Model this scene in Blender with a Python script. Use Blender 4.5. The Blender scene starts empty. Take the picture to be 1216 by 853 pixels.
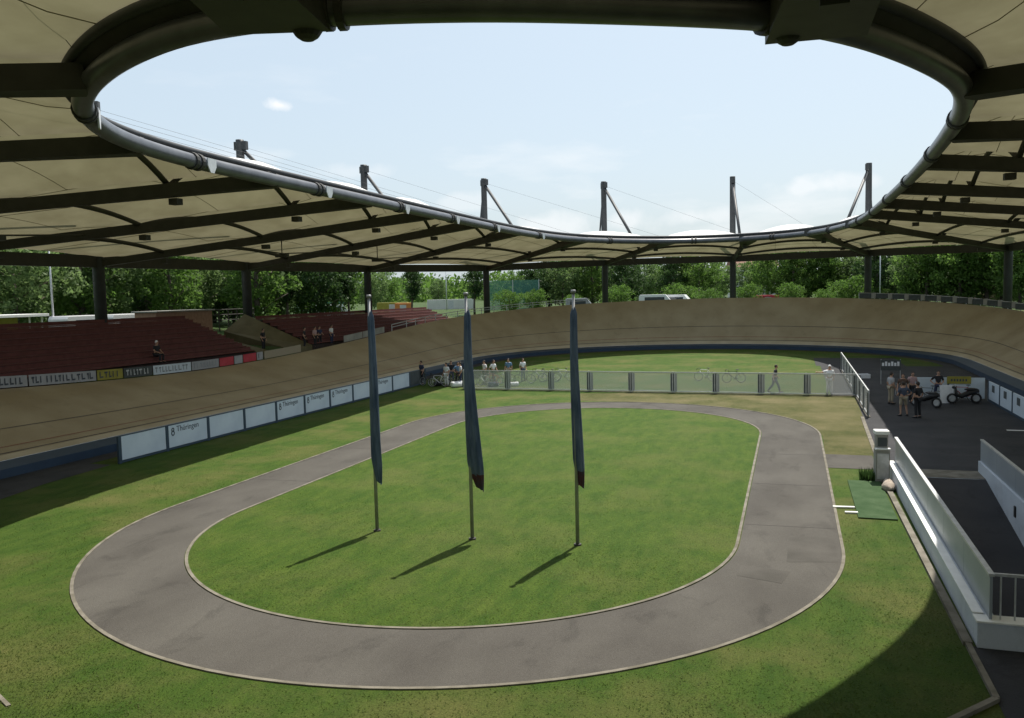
import bpy, bmesh, math, random
import numpy as np
from math import sin, cos, pi, radians, atan2, hypot
from mathutils import Vector, Matrix
random.seed(7)
rng = np.random.default_rng(7)
S = bpy.context.scene
COL = S.collection

# ------------------------------------------------------------------ camera
CAM_H, YAW, PITCH, ROLL, FPX = 6.7, radians(18.4), radians(-4.4), radians(1.35), 1000.0
fw = Vector((-sin(YAW)*cos(PITCH), cos(YAW)*cos(PITCH), sin(PITCH)))
rt0 = Vector((cos(YAW), sin(YAW), 0.0)); up0 = rt0.cross(fw)
rt = rt0*cos(ROLL) - up0*sin(ROLL); up = rt0*sin(ROLL) + up0*cos(ROLL)
cam_d = bpy.data.cameras.new('camera'); cam = bpy.data.objects.new('camera', cam_d); COL.objects.link(cam)
cam_d.sensor_width = 36.0; cam_d.sensor_fit = 'HORIZONTAL'; cam_d.lens = 36.0*FPX/1216.0
cam_d.clip_start = 0.1; cam_d.clip_end = 6000
m = Matrix((rt, up, -fw)).transposed().to_4x4(); m.translation = Vector((0, 0, CAM_H)); cam.matrix_world = m
S.camera = cam

def ray(x, y): return fw + rt*((x-608.0)/FPX) - up*((y-426.5)/FPX)
def gp(x, y, z=0.0):
    d = ray(x, y); t = (z-CAM_H)/d.z; return Vector((d.x*t, d.y*t, z))
def far(px, dist):
    d = ray(px, 345); h = hypot(d.x, d.y); return Vector((d.x/h*dist, d.y/h*dist, 0))

# ------------------------------------------------------------------ light
W = bpy.data.worlds.new('World'); S.world = W; W.use_nodes = True
SUN = Vector((0.102, 0.515, 1.0)).normalized()
EL, AZ = math.asin(SUN.z), atan2(SUN.x, SUN.y)
nt = W.node_tree; N = nt.nodes; N.clear()
out = N.new('ShaderNodeOutputWorld'); bg = N.new('ShaderNodeBackground')
sky = N.new('ShaderNodeTexSky'); sky.sky_type = 'NISHITA'; sky.sun_disc = False
sky.sun_elevation = EL; sky.sun_rotation = AZ; sky.air_density = 1.0; sky.dust_density = 3.0; sky.ozone_density = 1.0
tc = N.new('ShaderNodeTexCoord'); mp = N.new('ShaderNodeMapping'); mp.inputs['Scale'].default_value = (1, 1, 4.0)
nz = N.new('ShaderNodeTexNoise'); nz.inputs['Scale'].default_value = 3.6; nz.inputs['Detail'].default_value = 9; nz.inputs['Roughness'].default_value = 0.55
rp = N.new('ShaderNodeValToRGB'); rp.color_ramp.elements[0].position = 0.57; rp.color_ramp.elements[1].position = 0.72
sx = N.new('ShaderNodeSeparateXYZ'); hz = N.new('ShaderNodeMapRange')
hz.inputs['From Min'].default_value = 0.02; hz.inputs['From Max'].default_value = 0.30; hz.inputs['To Min'].default_value = 0.7; hz.inputs['To Max'].default_value = 0.05
ml = N.new('ShaderNodeMath'); ml.operation = 'MULTIPLY'
mx = N.new('ShaderNodeMixRGB'); mx.inputs[2].default_value = (7.0, 7.05, 7.1, 1)
L = nt.links.new
L(tc.outputs['Generated'], mp.inputs['Vector']); L(mp.outputs[0], nz.inputs['Vector']); L(nz.outputs['Fac'], rp.inputs['Fac'])
L(tc.outputs['Generated'], sx.inputs[0]); L(sx.outputs['Z'], hz.inputs['Value'])
L(rp.outputs['Color'], ml.inputs[0]); L(hz.outputs[0], ml.inputs[1])
vl = N.new('ShaderNodeMixRGB'); vl.inputs[0].default_value = 0.62; vl.inputs[2].default_value = (4.85, 5.75, 6.3, 1)
L(sky.outputs[0], vl.inputs[1])
# a few separate fair-weather clouds, each at its own bearing and height in the sky
prev = ml.outputs[0]
nd = N.new('ShaderNodeTexNoise'); nd.inputs['Scale'].default_value = 26; nd.inputs['Detail'].default_value = 7; L(tc.outputs['Generated'], nd.inputs['Vector'])
def cloud(px, py, w, h, amt):
    global prev
    d = ray(px, py).normalized()
    a = N.new('ShaderNodeVectorMath'); a.operation = 'SUBTRACT'; a.inputs[1].default_value = d; L(tc.outputs['Generated'], a.inputs[0])
    b = N.new('ShaderNodeVectorMath'); b.operation = 'MULTIPLY'; b.inputs[1].default_value = (1/w, 1/w, 1/h); L(a.outputs[0], b.inputs[0])
    c = N.new('ShaderNodeVectorMath'); c.operation = 'LENGTH'; L(b.outputs[0], c.inputs[0])
    e = N.new('ShaderNodeMath'); e.operation = 'MULTIPLY_ADD'; e.inputs[1].default_value = 2.4; L(nd.outputs['Fac'], e.inputs[0]); e.inputs[2].default_value = -1.2
    f = N.new('ShaderNodeMath'); f.operation = 'ADD'; L(c.outputs['Value'], f.inputs[0]); L(e.outputs[0], f.inputs[1])
    r_ = N.new('ShaderNodeMapRange'); r_.inputs['From Min'].default_value = 1.05; r_.inputs['From Max'].default_value = 0.35; r_.inputs['To Min'].default_value = 0; r_.inputs['To Max'].default_value = amt; L(f.outputs[0], r_.inputs['Value'])
    g_ = N.new('ShaderNodeMath'); g_.operation = 'MAXIMUM'; L(prev, g_.inputs[0]); L(r_.outputs[0], g_.inputs[1]); prev = g_.outputs[0]
for cl in ((331, 125, 0.026, 0.009, 1.0), (650, 268, 0.055, 0.018, 0.5), (745, 262, 0.05, 0.014, 0.45), (830, 258, 0.05, 0.012, 0.4), (965, 222, 0.045, 0.013, 0.5), (1010, 216, 0.04, 0.010, 0.35), (560, 240, 0.05, 0.012, 0.3), (430, 205, 0.05, 0.010, 0.25)): cloud(*cl)
L(prev, mx.inputs[0]); L(vl.outputs[0], mx.inputs[1]); L(mx.outputs[0], bg.inputs['Color'])
bg.inputs['Strength'].default_value = 0.115
L(bg.outputs[0], out.inputs['Surface'])
sd = bpy.data.lights.new('sun', 'SUN'); sd.energy = 5.0; sd.angle = radians(0.5); sd.color = (1.0, 0.95, 0.86)
so = bpy.data.objects.new('sun', sd); COL.objects.link(so); so.rotation_mode = 'QUATERNION'
so.rotation_quaternion = SUN.to_track_quat('Z', 'Y'); so.location = (20, 60, 80)
S.view_settings.view_transform = 'Standard'; S.view_settings.look = 'None'
S.view_settings.exposure = 0.4; S.view_settings.gamma = 1.0; S.view_settings.use_curve_mapping = False
S.cycles.use_denoising = True; S.cycles.max_bounces = 8; S.cycles.transparent_max_bounces = 16
S.cycles.diffuse_bounces = 3; S.cycles.sample_clamp_indirect = 6.0

# ------------------------------------------------------------------ materials
def mat(name, col, rough=0.6, col2=None, scale=3.0, detail=6, bump=0.0, bscale=None, metal=0.0, spec=0.5, trans=0.0, stretch=None, lo=0.35, hi=0.65, grain=0.0, stain=0.0):
    m = bpy.data.materials.new(name); m.use_nodes = True
    t = m.node_tree; n = t.nodes; b = n['Principled BSDF']; l = t.links.new
    b.inputs['Base Color'].default_value = (*col, 1); b.inputs['Roughness'].default_value = rough
    b.inputs['Metallic'].default_value = metal; b.inputs['Specular IOR Level'].default_value = spec
    tc = n.new('ShaderNodeTexCoord'); mp = n.new('ShaderNodeMapping'); l(tc.outputs['Object'], mp.inputs[0])
    if stretch: mp.inputs['Scale'].default_value = stretch
    if col2 is not None:
        nz = n.new('ShaderNodeTexNoise'); nz.inputs['Scale'].default_value = scale; nz.inputs['Detail'].default_value = detail
        l(mp.outputs[0], nz.inputs['Vector'])
        r = n.new('ShaderNodeValToRGB'); r.color_ramp.elements[0].position = lo; r.color_ramp.elements[1].position = hi
        r.color_ramp.elements[0].color = (*col, 1); r.color_ramp.elements[1].color = (*col2, 1)
        l(nz.outputs['Fac'], r.inputs['Fac']); l(r.outputs['Color'], b.inputs['Base Color'])
        cs = r.outputs['Color']
        for amt, sc_, dt in ((grain, 45.0, 4), (stain, 0.9, 12)):
            if not amt: continue
            gz = n.new('ShaderNodeTexNoise'); gz.inputs['Scale'].default_value = sc_; gz.inputs['Detail'].default_value = dt; gz.inputs['Roughness'].default_value = 0.7; gz.inputs['Distortion'].default_value = 0.6 if sc_ < 2 else 0.0
            l(mp.outputs[0], gz.inputs['Vector']); gr = n.new('ShaderNodeValToRGB'); gr.color_ramp.elements[0].position = 0.32 if sc_ > 2 else 0.36; gr.color_ramp.elements[1].position = 0.68 if sc_ > 2 else 0.46
            lo_ = 1-amt; hi_ = 1+amt*0.8 if sc_ > 2 else 1.0
            gr.color_ramp.elements[0].color = (lo_, lo_, lo_, 1); gr.color_ramp.elements[1].color = (hi_, hi_, hi_, 1); l(gz.outputs['Fac'], gr.inputs['Fac'])
            mu = n.new('ShaderNodeMixRGB'); mu.blend_type = 'MULTIPLY'; mu.inputs[0].default_value = 1; l(cs, mu.inputs[1]); l(gr.outputs['Color'], mu.inputs[2]); cs = mu.outputs[0]
        l(cs, b.inputs['Base Color'])
    else: cs = None
    if bump:
        n2 = n.new('ShaderNodeTexNoise'); n2.inputs['Scale'].default_value = bscale or scale*4; n2.inputs['Detail'].default_value = 5
        l(mp.outputs[0], n2.inputs['Vector'])
        bp = n.new('ShaderNodeBump'); bp.inputs['Strength'].default_value = bump; bp.inputs['Distance'].default_value = 0.05
        l(n2.outputs['Fac'], bp.inputs['Height']); l(bp.outputs[0], b.inputs['Normal'])
    if trans:
        tr = n.new('ShaderNodeBsdfTranslucent'); mixs = n.new('ShaderNodeMixShader'); mixs.inputs[0].default_value = trans
        tr.inputs['Color'].default_value = (*col, 1)
        if cs: l(cs, tr.inputs['Color'])
        l(b.outputs[0], mixs.inputs[1]); l(tr.outputs[0], mixs.inputs[2]); l(mixs.outputs[0], n['Material Output'].inputs['Surface'])
    return m

def grass_mat(name, base, mid, dry, dry_lo=0.55, dry_hi=0.75):
    m = bpy.data.materials.new(name); m.use_nodes = True
    t = m.node_tree; n = t.nodes; b = n['Principled BSDF']; l = t.links.new
    b.inputs['Roughness'].default_value = 0.85; b.inputs['Specular IOR Level'].default_value = 0.15
    tc = n.new('ShaderNodeTexCoord')
    def noise(sc, det=6, st=None, rg=0.6):
        z = n.new('ShaderNodeTexNoise'); z.inputs['Scale'].default_value = sc; z.inputs['Detail'].default_value = det; z.inputs['Roughness'].default_value = rg
        if st:
            mp = n.new('ShaderNodeMapping'); mp.inputs['Scale'].default_value = st; mp.inputs['Rotation'].default_value = (0, 0, 0.35); l(tc.outputs['Object'], mp.inputs[0]); l(mp.outputs[0], z.inputs['Vector'])
        else: l(tc.outputs['Object'], z.inputs['Vector'])
        return z.outputs['Fac']
    def ramp(f, a, b_, c0=(0, 0, 0), c1=(1, 1, 1)):
        r = n.new('ShaderNodeValToRGB'); r.color_ramp.elements[0].position = a; r.color_ramp.elements[1].position = b_
        r.color_ramp.elements[0].color = (*c0, 1); r.color_ramp.elements[1].color = (*c1, 1); l(f, r.inputs['Fac']); return r.outputs['Color']
    c = ramp(noise(2.2, 10, (1.0, 0.35, 1), 0.7), 0.36, 0.64, base, mid)
    d = ramp(noise(0.30, 8, None, 0.65), dry_lo, dry_hi)
    x = n.new('ShaderNodeMixRGB'); l(d, x.inputs[0]); l(c, x.inputs[1]); x.inputs[2].default_value = (*dry, 1)
    f = ramp(noise(26, 6, None, 0.75), 0.32, 0.68, (0.55, 0.55, 0.55), (1.4, 1.4, 1.3))
    y = n.new('ShaderNodeMixRGB'); y.blend_type = 'MULTIPLY'; y.inputs[0].default_value = 1.0; l(x.outputs[0], y.inputs[1]); l(f, y.inputs[2])
    l(y.outputs[0], b.inputs['Base Color'])
    bp = n.new('ShaderNodeBump'); bp.inputs['Strength'].default_value = 0.8; bp.inputs['Distance'].default_value = 0.06
    l(noise(18, 8, None, 0.8), bp.inputs['Height']); l(bp.outputs[0], b.inputs['Normal'])
    return m

M = {}
M['grass'] = grass_mat('grass', (0.030, 0.068, 0.006), (0.056, 0.096, 0.012), (0.108, 0.108, 0.033), 0.45, 0.72)
M['oval_grass'] = grass_mat('oval_grass', (0.032, 0.072, 0.006), (0.063, 0.103, 0.012), (0.096, 0.110, 0.028), 0.46, 0.80)
M['dry_grass'] = grass_mat('dry_grass', (0.0518, 0.0612, 0.0144), (0.0864, 0.0850, 0.0274), (0.1368, 0.1188, 0.0576), 0.42, 0.66)
M['outer_grass'] = grass_mat('outer_grass', (0.03, 0.06, 0.015), (0.05, 0.08, 0.02), (0.10, 0.09, 0.04))
M['blade'] = mat('grass_blade', (0.050, 0.100, 0.010), 0.7, (0.105, 0.125, 0.032), 0.7, 9, trans=0.5, spec=0.25, lo=0.40, hi=0.66)
M['path'] = mat('path_asphalt', (0.065, 0.060, 0.053), 0.9, (0.093, 0.087, 0.077), 0.55, 14, 0.3, 60, spec=0.2, lo=0.33, hi=0.67, stretch=(1, 0.55, 1), grain=0.16, stain=0.22)
M['joint'] = mat('joint', (0.045, 0.04, 0.036), 0.9)
M['patch'] = mat('patch_asphalt', (0.060, 0.056, 0.049), 0.9, (0.086, 0.080, 0.071), 0.9, 10, 0.25, 60, spec=0.2)
M['asphalt'] = mat('dark_asphalt', (0.027, 0.028, 0.032), 0.85, (0.044, 0.043, 0.046), 0.5, 10, 0.25, 50, spec=0.25, grain=0.2, stain=0.3)
M['kerb'] = mat('kerb_concrete', (0.1224, 0.1116, 0.0864), 0.9, (0.2088, 0.1908, 0.1584), 2.5, 8, 0.2, 30, spec=0.2)
M['wood'] = mat('track_wood', (0.310, 0.245, 0.150), 0.7, (0.385, 0.315, 0.205), 0.35, 9, 0.1, 8, spec=0.25, grain=0.10, stain=0.10)
M['wood_light'] = mat('track_wood_light', (0.38, 0.31, 0.205), 0.7, (0.46, 0.385, 0.27), 0.6, 8, spec=0.25)
M['track_line'] = mat('track_line', (0.07, 0.055, 0.05), 0.7)
M['red_line'] = mat('red_track_line', (0.24, 0.10, 0.06), 0.7)
M['blue_band'] = mat('blue_band', (0.014, 0.034, 0.066), 0.6, (0.018, 0.042, 0.078), 1.0, 6)
M['steel'] = mat('painted_steel', (0.036, 0.034, 0.030), 0.6, (0.048, 0.045, 0.040), 2, 5, spec=0.4)
M['ring'] = mat('ring_steel', (0.085, 0.088, 0.098), 0.36, (0.12, 0.124, 0.136), 1.5, 6, metal=0.2, spec=0.6)
M['clamp'] = mat('clamp_steel', (0.55, 0.56, 0.58), 0.45, (0.65, 0.66, 0.68), 4, 4)
M['mast'] = mat('mast_steel', (0.032, 0.033, 0.036), 0.55, (0.045, 0.047, 0.050), 1.5, 5)
M['membrane'] = mat('roof_membrane', (0.62, 0.54, 0.33), 0.7, (0.68, 0.60, 0.39), 0.5, 8, trans=0.13, spec=0.2)
M['seam'] = mat('membrane_seam', (0.20, 0.17, 0.10), 0.7)
M['board'] = mat('white_board', (0.55, 0.62, 0.69), 0.5, (0.63, 0.70, 0.76), 1.0, 6)
M['board_post'] = mat('board_post', (0.035, 0.06, 0.09), 0.5)
M['print'] = mat('dark_print', (0.05, 0.06, 0.08), 0.6)
M['dark_board'] = mat('dark_board', (0.05, 0.06, 0.062), 0.7, (0.07, 0.08, 0.08), 3, 5)
M['seat'] = mat('red_seat', (0.100, 0.028, 0.024), 0.8, (0.135, 0.040, 0.034), 2.5, 6)
M['riser'] = mat('stand_riser', (0.022, 0.012, 0.011), 0.85, (0.032, 0.017, 0.016), 2, 6)
M['khaki'] = mat('earth_bank', (0.095, 0.080, 0.036), 0.9, (0.13, 0.11, 0.055), 1.2, 8, 0.3, 6)
M['concrete'] = mat('concrete', (0.26, 0.255, 0.235), 0.9, (0.34, 0.33, 0.305), 1.2, 8, 0.15, 20)
M['white_wall'] = mat('white_wall', (0.47, 0.515, 0.57), 0.7, (0.55, 0.59, 0.64), 0.8, 8, grain=0.06, stain=0.14)
M['panel'] = mat('grey_panel', (0.24, 0.27, 0.30), 0.4, (0.29, 0.32, 0.35), 0.7, 6, spec=0.5)
M['galv'] = mat('galvanised', (0.45, 0.46, 0.47), 0.45, (0.55, 0.56, 0.57), 6, 5, metal=0.4)
M['pole'] = mat('pole_aluminium', (0.26, 0.26, 0.26), 0.45, (0.34, 0.34, 0.34), 3, 4, metal=0.3)
M['flag'] = mat('flag_cloth', (0.055, 0.090, 0.150), 0.8, (0.155, 0.205, 0.275), 1.6, 4, trans=0.3, stretch=(4, 4, 0.7))
M['flag_red'] = mat('flag_red', (0.085, 0.028, 0.033), 0.8, (0.045, 0.05, 0.085), 4, 4, trans=0.25)
M['leaf_a'] = mat('leaf_mid', (0.075, 0.150, 0.024), 0.6, (0.130, 0.220, 0.050), 0.5, 5, trans=0.62, spec=0.3)
M['leaf_b'] = mat('leaf_dark', (0.032, 0.072, 0.018), 0.6, (0.060, 0.110, 0.030), 0.5, 5, trans=0.4, spec=0.3)
M['leaf_c'] = mat('leaf_pale', (0.110, 0.180, 0.055), 0.6, (0.165, 0.240, 0.090), 0.5, 5, trans=0.6, spec=0.3)
M['bark'] = mat('bark', (0.07, 0.055, 0.04), 0.9, (0.11, 0.09, 0.07), 5, 6, 0.4, 12)
M['turf'] = mat('artificial_turf', (0.034, 0.070, 0.026), 0.9, (0.058, 0.098, 0.044), 1.6, 9, 0.5, 50, spec=0.15)
M['white_paint'] = mat('white_paint', (0.75, 0.75, 0.72), 0.6, (0.82, 0.82, 0.80), 3, 5)
M['yellow'] = mat('yellow_print', (0.27, 0.235, 0.03), 0.6, (0.33, 0.29, 0.045), 3, 4)
M['red'] = mat('red_print', (0.45, 0.03, 0.05), 0.6, (0.5, 0.045, 0.07), 3, 4)
M['black'] = mat('black_plastic', (0.015, 0.015, 0.017), 0.5)
M['glass'] = mat('dark_glass', (0.03, 0.04, 0.045), 0.1, spec=0.8)
M['skin'] = mat('skin', (0.45, 0.26, 0.18), 0.55)
M['hair'] = mat('hair', (0.03, 0.02, 0.015), 0.7)
M['cloth_white'] = mat('white_cloth', (0.72, 0.72, 0.74), 0.85, (0.78, 0.78, 0.8), 6, 4)
M['banner'] = mat('banner_cloth', (0.34, 0.34, 0.36), 0.8, (0.40, 0.40, 0.42), 2, 5)
M['cloth_black'] = mat('black_cloth', (0.018, 0.018, 0.022), 0.85)
M['cloth_navy'] = mat('navy_cloth', (0.03, 0.04, 0.09), 0.85)
M['cloth_brown'] = mat('brown_cloth', (0.10, 0.06, 0.045), 0.85)
M['cloth_blue'] = mat('blue_cloth', (0.12, 0.22, 0.36), 0.85)
M['cloth_pink'] = mat('pink_cloth', (0.45, 0.30, 0.30), 0.85)
M['denim'] = mat('denim', (0.07, 0.09, 0.14), 0.85)
M['beige'] = mat('beige_cloth', (0.35, 0.30, 0.22), 0.85)
M['stone'] = mat('rough_stone', (0.34, 0.28, 0.23), 0.9, (0.45, 0.38, 0.31), 6, 6, 0.4, 20)
M['brick'] = mat('brick_wall', (0.26, 0.15, 0.10), 0.85, (0.34, 0.20, 0.14), 4, 6)
M['plaster'] = mat('pale_plaster', (0.55, 0.54, 0.50), 0.85, (0.62, 0.61, 0.57), 1, 6)
M['tile'] = mat('roof_tile', (0.20, 0.09, 0.06), 0.8, (0.28, 0.13, 0.09), 3, 6)
M['car_white'] = mat('white_car_paint', (0.72, 0.72, 0.72), 0.25)
M['car_grey'] = mat('silver_car_paint', (0.35, 0.36, 0.38), 0.25, metal=0.4)
M['orange'] = mat('orange_paint', (0.6, 0.22, 0.05), 0.5)

def fabric():
    m = M['membrane'] = bpy.data.materials.new('roof_membrane'); m.use_nodes = True
    t = m.node_tree; n = t.nodes; l = t.links.new; b = n['Principled BSDF']; b.inputs['Roughness'].default_value = 0.75; b.inputs['Specular IOR Level'].default_value = 0.2
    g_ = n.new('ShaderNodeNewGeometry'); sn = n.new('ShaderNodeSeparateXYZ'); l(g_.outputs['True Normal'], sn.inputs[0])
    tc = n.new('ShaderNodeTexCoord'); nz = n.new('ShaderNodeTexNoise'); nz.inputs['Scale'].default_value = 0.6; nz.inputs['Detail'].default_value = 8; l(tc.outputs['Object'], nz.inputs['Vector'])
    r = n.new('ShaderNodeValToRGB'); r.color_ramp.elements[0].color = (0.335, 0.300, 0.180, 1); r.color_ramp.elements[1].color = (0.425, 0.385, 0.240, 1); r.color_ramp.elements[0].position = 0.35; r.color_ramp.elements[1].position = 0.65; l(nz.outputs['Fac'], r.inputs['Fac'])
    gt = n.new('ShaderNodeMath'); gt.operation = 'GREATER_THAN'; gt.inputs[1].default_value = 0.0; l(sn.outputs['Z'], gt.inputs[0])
    mi = n.new('ShaderNodeMixRGB'); l(gt.outputs[0], mi.inputs[0]); l(r.outputs['Color'], mi.inputs[1]); mi.inputs[2].default_value = (0.80, 0.80, 0.78, 1)   # white where the face points up, cream where it points down
    l(mi.outputs[0], b.inputs['Base Color'])
    tr = n.new('ShaderNodeBsdfTranslucent'); l(r.outputs['Color'], tr.inputs['Color']); ms = n.new('ShaderNodeMixShader'); ms.inputs[0].default_value = 0.17
    l(b.outputs[0], ms.inputs[1]); l(tr.outputs[0], ms.inputs[2]); l(ms.outputs[0], n['Material Output'].inputs['Surface'])
fabric()
def mesh_screen(name, col, cell, wire, opacity_extra=0.0):
    """wire netting: square cells cut out of a sheet, sized in metres in the object's own space"""
    m = bpy.data.materials.new(name); m.use_nodes = True
    t = m.node_tree; n = t.nodes; l = t.links.new; b = n['Principled BSDF']
    b.inputs['Base Color'].default_value = (*col, 1); b.inputs['Roughness'].default_value = 0.5
    uv = n.new('ShaderNodeUVMap'); sp = n.new('ShaderNodeSeparateXYZ'); l(uv.outputs[0], sp.inputs[0])
    def band(o):
        a = n.new('ShaderNodeMath'); a.operation = 'FRACT'; d = n.new('ShaderNodeMath'); d.operation = 'DIVIDE'; d.inputs[1].default_value = cell
        l(o, d.inputs[0]); l(d.outputs[0], a.inputs[0])
        g = n.new('ShaderNodeMath'); g.operation = 'LESS_THAN'; g.inputs[1].default_value = wire/cell; l(a.outputs[0], g.inputs[0]); return g.outputs[0]
    mxn = n.new('ShaderNodeMath'); mxn.operation = 'MAXIMUM'; l(band(sp.outputs['X']), mxn.inputs[0]); l(band(sp.outputs['Y']), mxn.inputs[1])
    tr = n.new('ShaderNodeBsdfTransparent'); mi = n.new('ShaderNodeMixShader')
    l(mxn.outputs[0], mi.inputs[0]); l(tr.outputs[0], mi.inputs[1]); l(b.outputs[0], mi.inputs[2]); l(mi.outputs[0], n['Material Output'].inputs['Surface'])
    return m
M['wire'] = mesh_screen('wire_mesh', (0.72, 0.72, 0.70), 0.05, 0.0150)
M['net'] = mesh_screen('green_net', (0.06, 0.20, 0.16), 0.12, 0.045)

# ------------------------------------------------------------------ mesh building
class MB:
    def __init__(s): s.v, s.f, s.uv = [], [], {}
    def quad(s, a, b, c, d, uv=None):
        i = len(s.v); s.v += [tuple(a), tuple(b), tuple(c), tuple(d)]
        if uv: s.uv[len(s.f)] = uv
        s.f.append((i, i+1, i+2, i+3)); return s
    def tri(s, a, b, c):
        i = len(s.v); s.v += [tuple(a), tuple(b), tuple(c)]; s.f.append((i, i+1, i+2)); return s
    def box(s, x0, x1, y0, y1, z0, z1):
        i = len(s.v)
        s.v += [(x0,y0,z0),(x1,y0,z0),(x1,y1,z0),(x0,y1,z0),(x0,y0,z1),(x1,y0,z1),(x1,y1,z1),(x0,y1,z1)]
        s.f += [tuple(i+k for k in q) for q in ((3,2,1,0),(4,5,6,7),(0,1,5,4),(1,2,6,5),(2,3,7,6),(3,0,4,7))]; return s
    def bar(s, a, b, w, h, w2=None, h2=None):
        """rectangular bar from a to b: w across, h up; optional end size"""
        a, b = Vector(a), Vector(b); d = (b-a).normalized()
        side = d.cross(Vector((0, 0, 1)))
        side = Vector((1, 0, 0)) if side.length < 1e-4 else side.normalized()
        u = side.cross(d).normalized()
        if w2 is None: w2 = w
        if h2 is None: h2 = h
        i = len(s.v)
        for p, ww, hh in ((a, w, h), (b, w2, h2)):
            for q, r in ((-1,-1),(1,-1),(1,1),(-1,1)): s.v.append(tuple(p + side*(q*ww/2) + u*(r*hh/2)))
        s.f += [tuple(i+k for k in q) for q in ((0,1,2,3),(7,6,5,4),(0,4,5,1),(1,5,6,2),(2,6,7,3),(3,7,4,0))]; return s
    def tube(s, pts, r, n=8, closed=False, cap=True):
        pts = [Vector(p) for p in pts]; k = len(pts); rr = r if isinstance(r, (list, tuple)) else [r]*k
        base = len(s.v); prev = None
        for i, p in enumerate(pts):
            if closed: t = pts[(i+1) % k] - pts[i-1]
            else: t = pts[min(i+1, k-1)] - pts[max(i-1, 0)]
            t.normalize()
            ref = prev if prev is not None else (Vector((0, 0, 1)) if abs(t.z) < 0.9 else Vector((1, 0, 0)))
            a = t.cross(ref); a = a.normalized() if a.length > 1e-5 else t.orthogonal().normalized()
            b = a.cross(t).normalized(); prev = b
            for j in range(n):
                q = 2*pi*j/n; s.v.append(tuple(p + a*(cos(q)*rr[i]) + b*(sin(q)*rr[i])))
        for i in range(k if closed else k-1):
            for j in range(n):
                a0 = base+i*n; b0 = base+((i+1) % k)*n
                s.f.append((a0+j, a0+(j+1) % n, b0+(j+1) % n, b0+j))
        if cap and not closed:
            s.f.append(tuple(base+j for j in range(n))[::-1]); s.f.append(tuple(base+(k-1)*n+j for j in range(n)))
        return s
    def grid(s, rows):
        base = len(s.v); w = len(rows[0])
        for r in rows: s.v += [tuple(p) for p in r]
        for i in range(len(rows)-1):
            for j in range(w-1):
                a = base+i*w+j; s.f.append((a, a+1, a+w+1, a+w))
        return s
    def ball(s, c, r, seg=10, ring=7, sc=(1, 1, 1)):
        rows = []
        for i in range(ring+1):
            t = pi*i/ring
            rows.append([(c[0]+r*sc[0]*sin(t)*cos(2*pi*j/seg), c[1]+r*sc[1]*sin(t)*sin(2*pi*j/seg), c[2]+r*sc[2]*cos(t)) for j in range(seg+1)])
        return s.grid(rows)
    def torus(s, c, R, r, axis='x', n=24, k=6):
        P = []
        for i in range(n):
            a = 2*pi*i/n
            P.append((c[0], c[1]+R*cos(a), c[2]+R*sin(a)) if axis == 'x' else (c[0]+R*cos(a), c[1], c[2]+R*sin(a)))
        return s.tube(P, r, k, closed=True)
    def build(s, name, material, parent=None, smooth=False, weld=False, bevel=0.0):
        me = bpy.data.meshes.new(name); me.from_pydata(s.v, [], s.f); me.update()
        if s.uv:
            ul = me.uv_layers.new(name='UVMap')
            for fi, uvs in s.uv.items():
                for li, c in zip(me.polygons[fi].loop_indices, uvs): ul.data[li].uv = c
        if weld or bevel:
            bm = bmesh.new(); bm.from_mesh(me); bmesh.ops.remove_doubles(bm, verts=bm.verts, dist=1e-4)
            if bevel: bmesh.ops.bevel(bm, geom=[e for e in bm.edges if e.calc_face_angle(0) > 0.6], offset=bevel, segments=2, affect='EDGES', profile=0.6)
            bmesh.ops.recalc_face_normals(bm, faces=bm.faces)
            bm.to_mesh(me); bm.free()
        if smooth: me.polygons.foreach_set('use_smooth', [True]*len(me.polygons))
        for mm in (material if isinstance(material, list) else [material]): me.materials.append(mm)
        o = bpy.data.objects.new(name, me); COL.objects.link(o)
        if parent is not None: o.parent = parent
        return o

def tag(o, label=None, cat=None, group=None, kind=None):
    if label: o['label'] = label
    if cat: o['category'] = cat
    if group: o['group'] = group
    if kind: o['kind'] = kind
    return o
def empty(name, loc=(0, 0, 0), rz=0.0, label=None, cat=None, group=None):
    o = bpy.data.objects.new(name, None); COL.objects.link(o); o.location = loc; o.rotation_euler = (0, 0, rz); o.empty_display_size = 0.2
    return tag(o, label, cat, group)
def struct(o): return tag(o, kind='structure')
KIDS = {}
def copy_tree(o, loc=None, rz=None, label=None, group=None, scale=None, parent=None):
    c = o.copy(); COL.objects.link(c)
    if parent is not None: c.parent = parent
    for ch in list(o.children): copy_tree(ch, parent=c)
    if loc is not None: c.location = loc
    if rz is not None: c.rotation_euler = (0, 0, rz)
    if scale is not None: c.scale = scale
    if label: c['label'] = label
    if group: c['group'] = group
    return c
def text_mesh(s, size, name, material, parent, loc, rot, extrude=0.004):
    cu = bpy.data.curves.new(name, 'FONT'); cu.body = s; cu.size = size; cu.extrude = extrude; cu.align_x = 'LEFT'
    o = bpy.data.objects.new(name+'_curve', cu); COL.objects.link(o)
    bpy.context.view_layer.update()
    me = bpy.data.meshes.new_from_object(o.evaluated_get(bpy.context.evaluated_depsgraph_get()))
    bpy.data.objects.remove(o); bpy.data.curves.remove(cu)
    me.name = name; me.materials.clear(); me.materials.append(material)
    t = bpy.data.objects.new(name, me); COL.objects.link(t); t.parent = parent; t.location = loc; t.rotation_euler = rot
    return t
ORD = ['first', 'second', 'third', 'fourth', 'fifth', 'sixth', 'seventh', 'eighth', 'ninth', 'tenth', 'eleventh', 'twelfth', 'thirteenth', 'fourteenth', 'fifteenth', 'sixteenth', 'seventeenth', 'eighteenth', 'nineteenth', 'twentieth']

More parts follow.
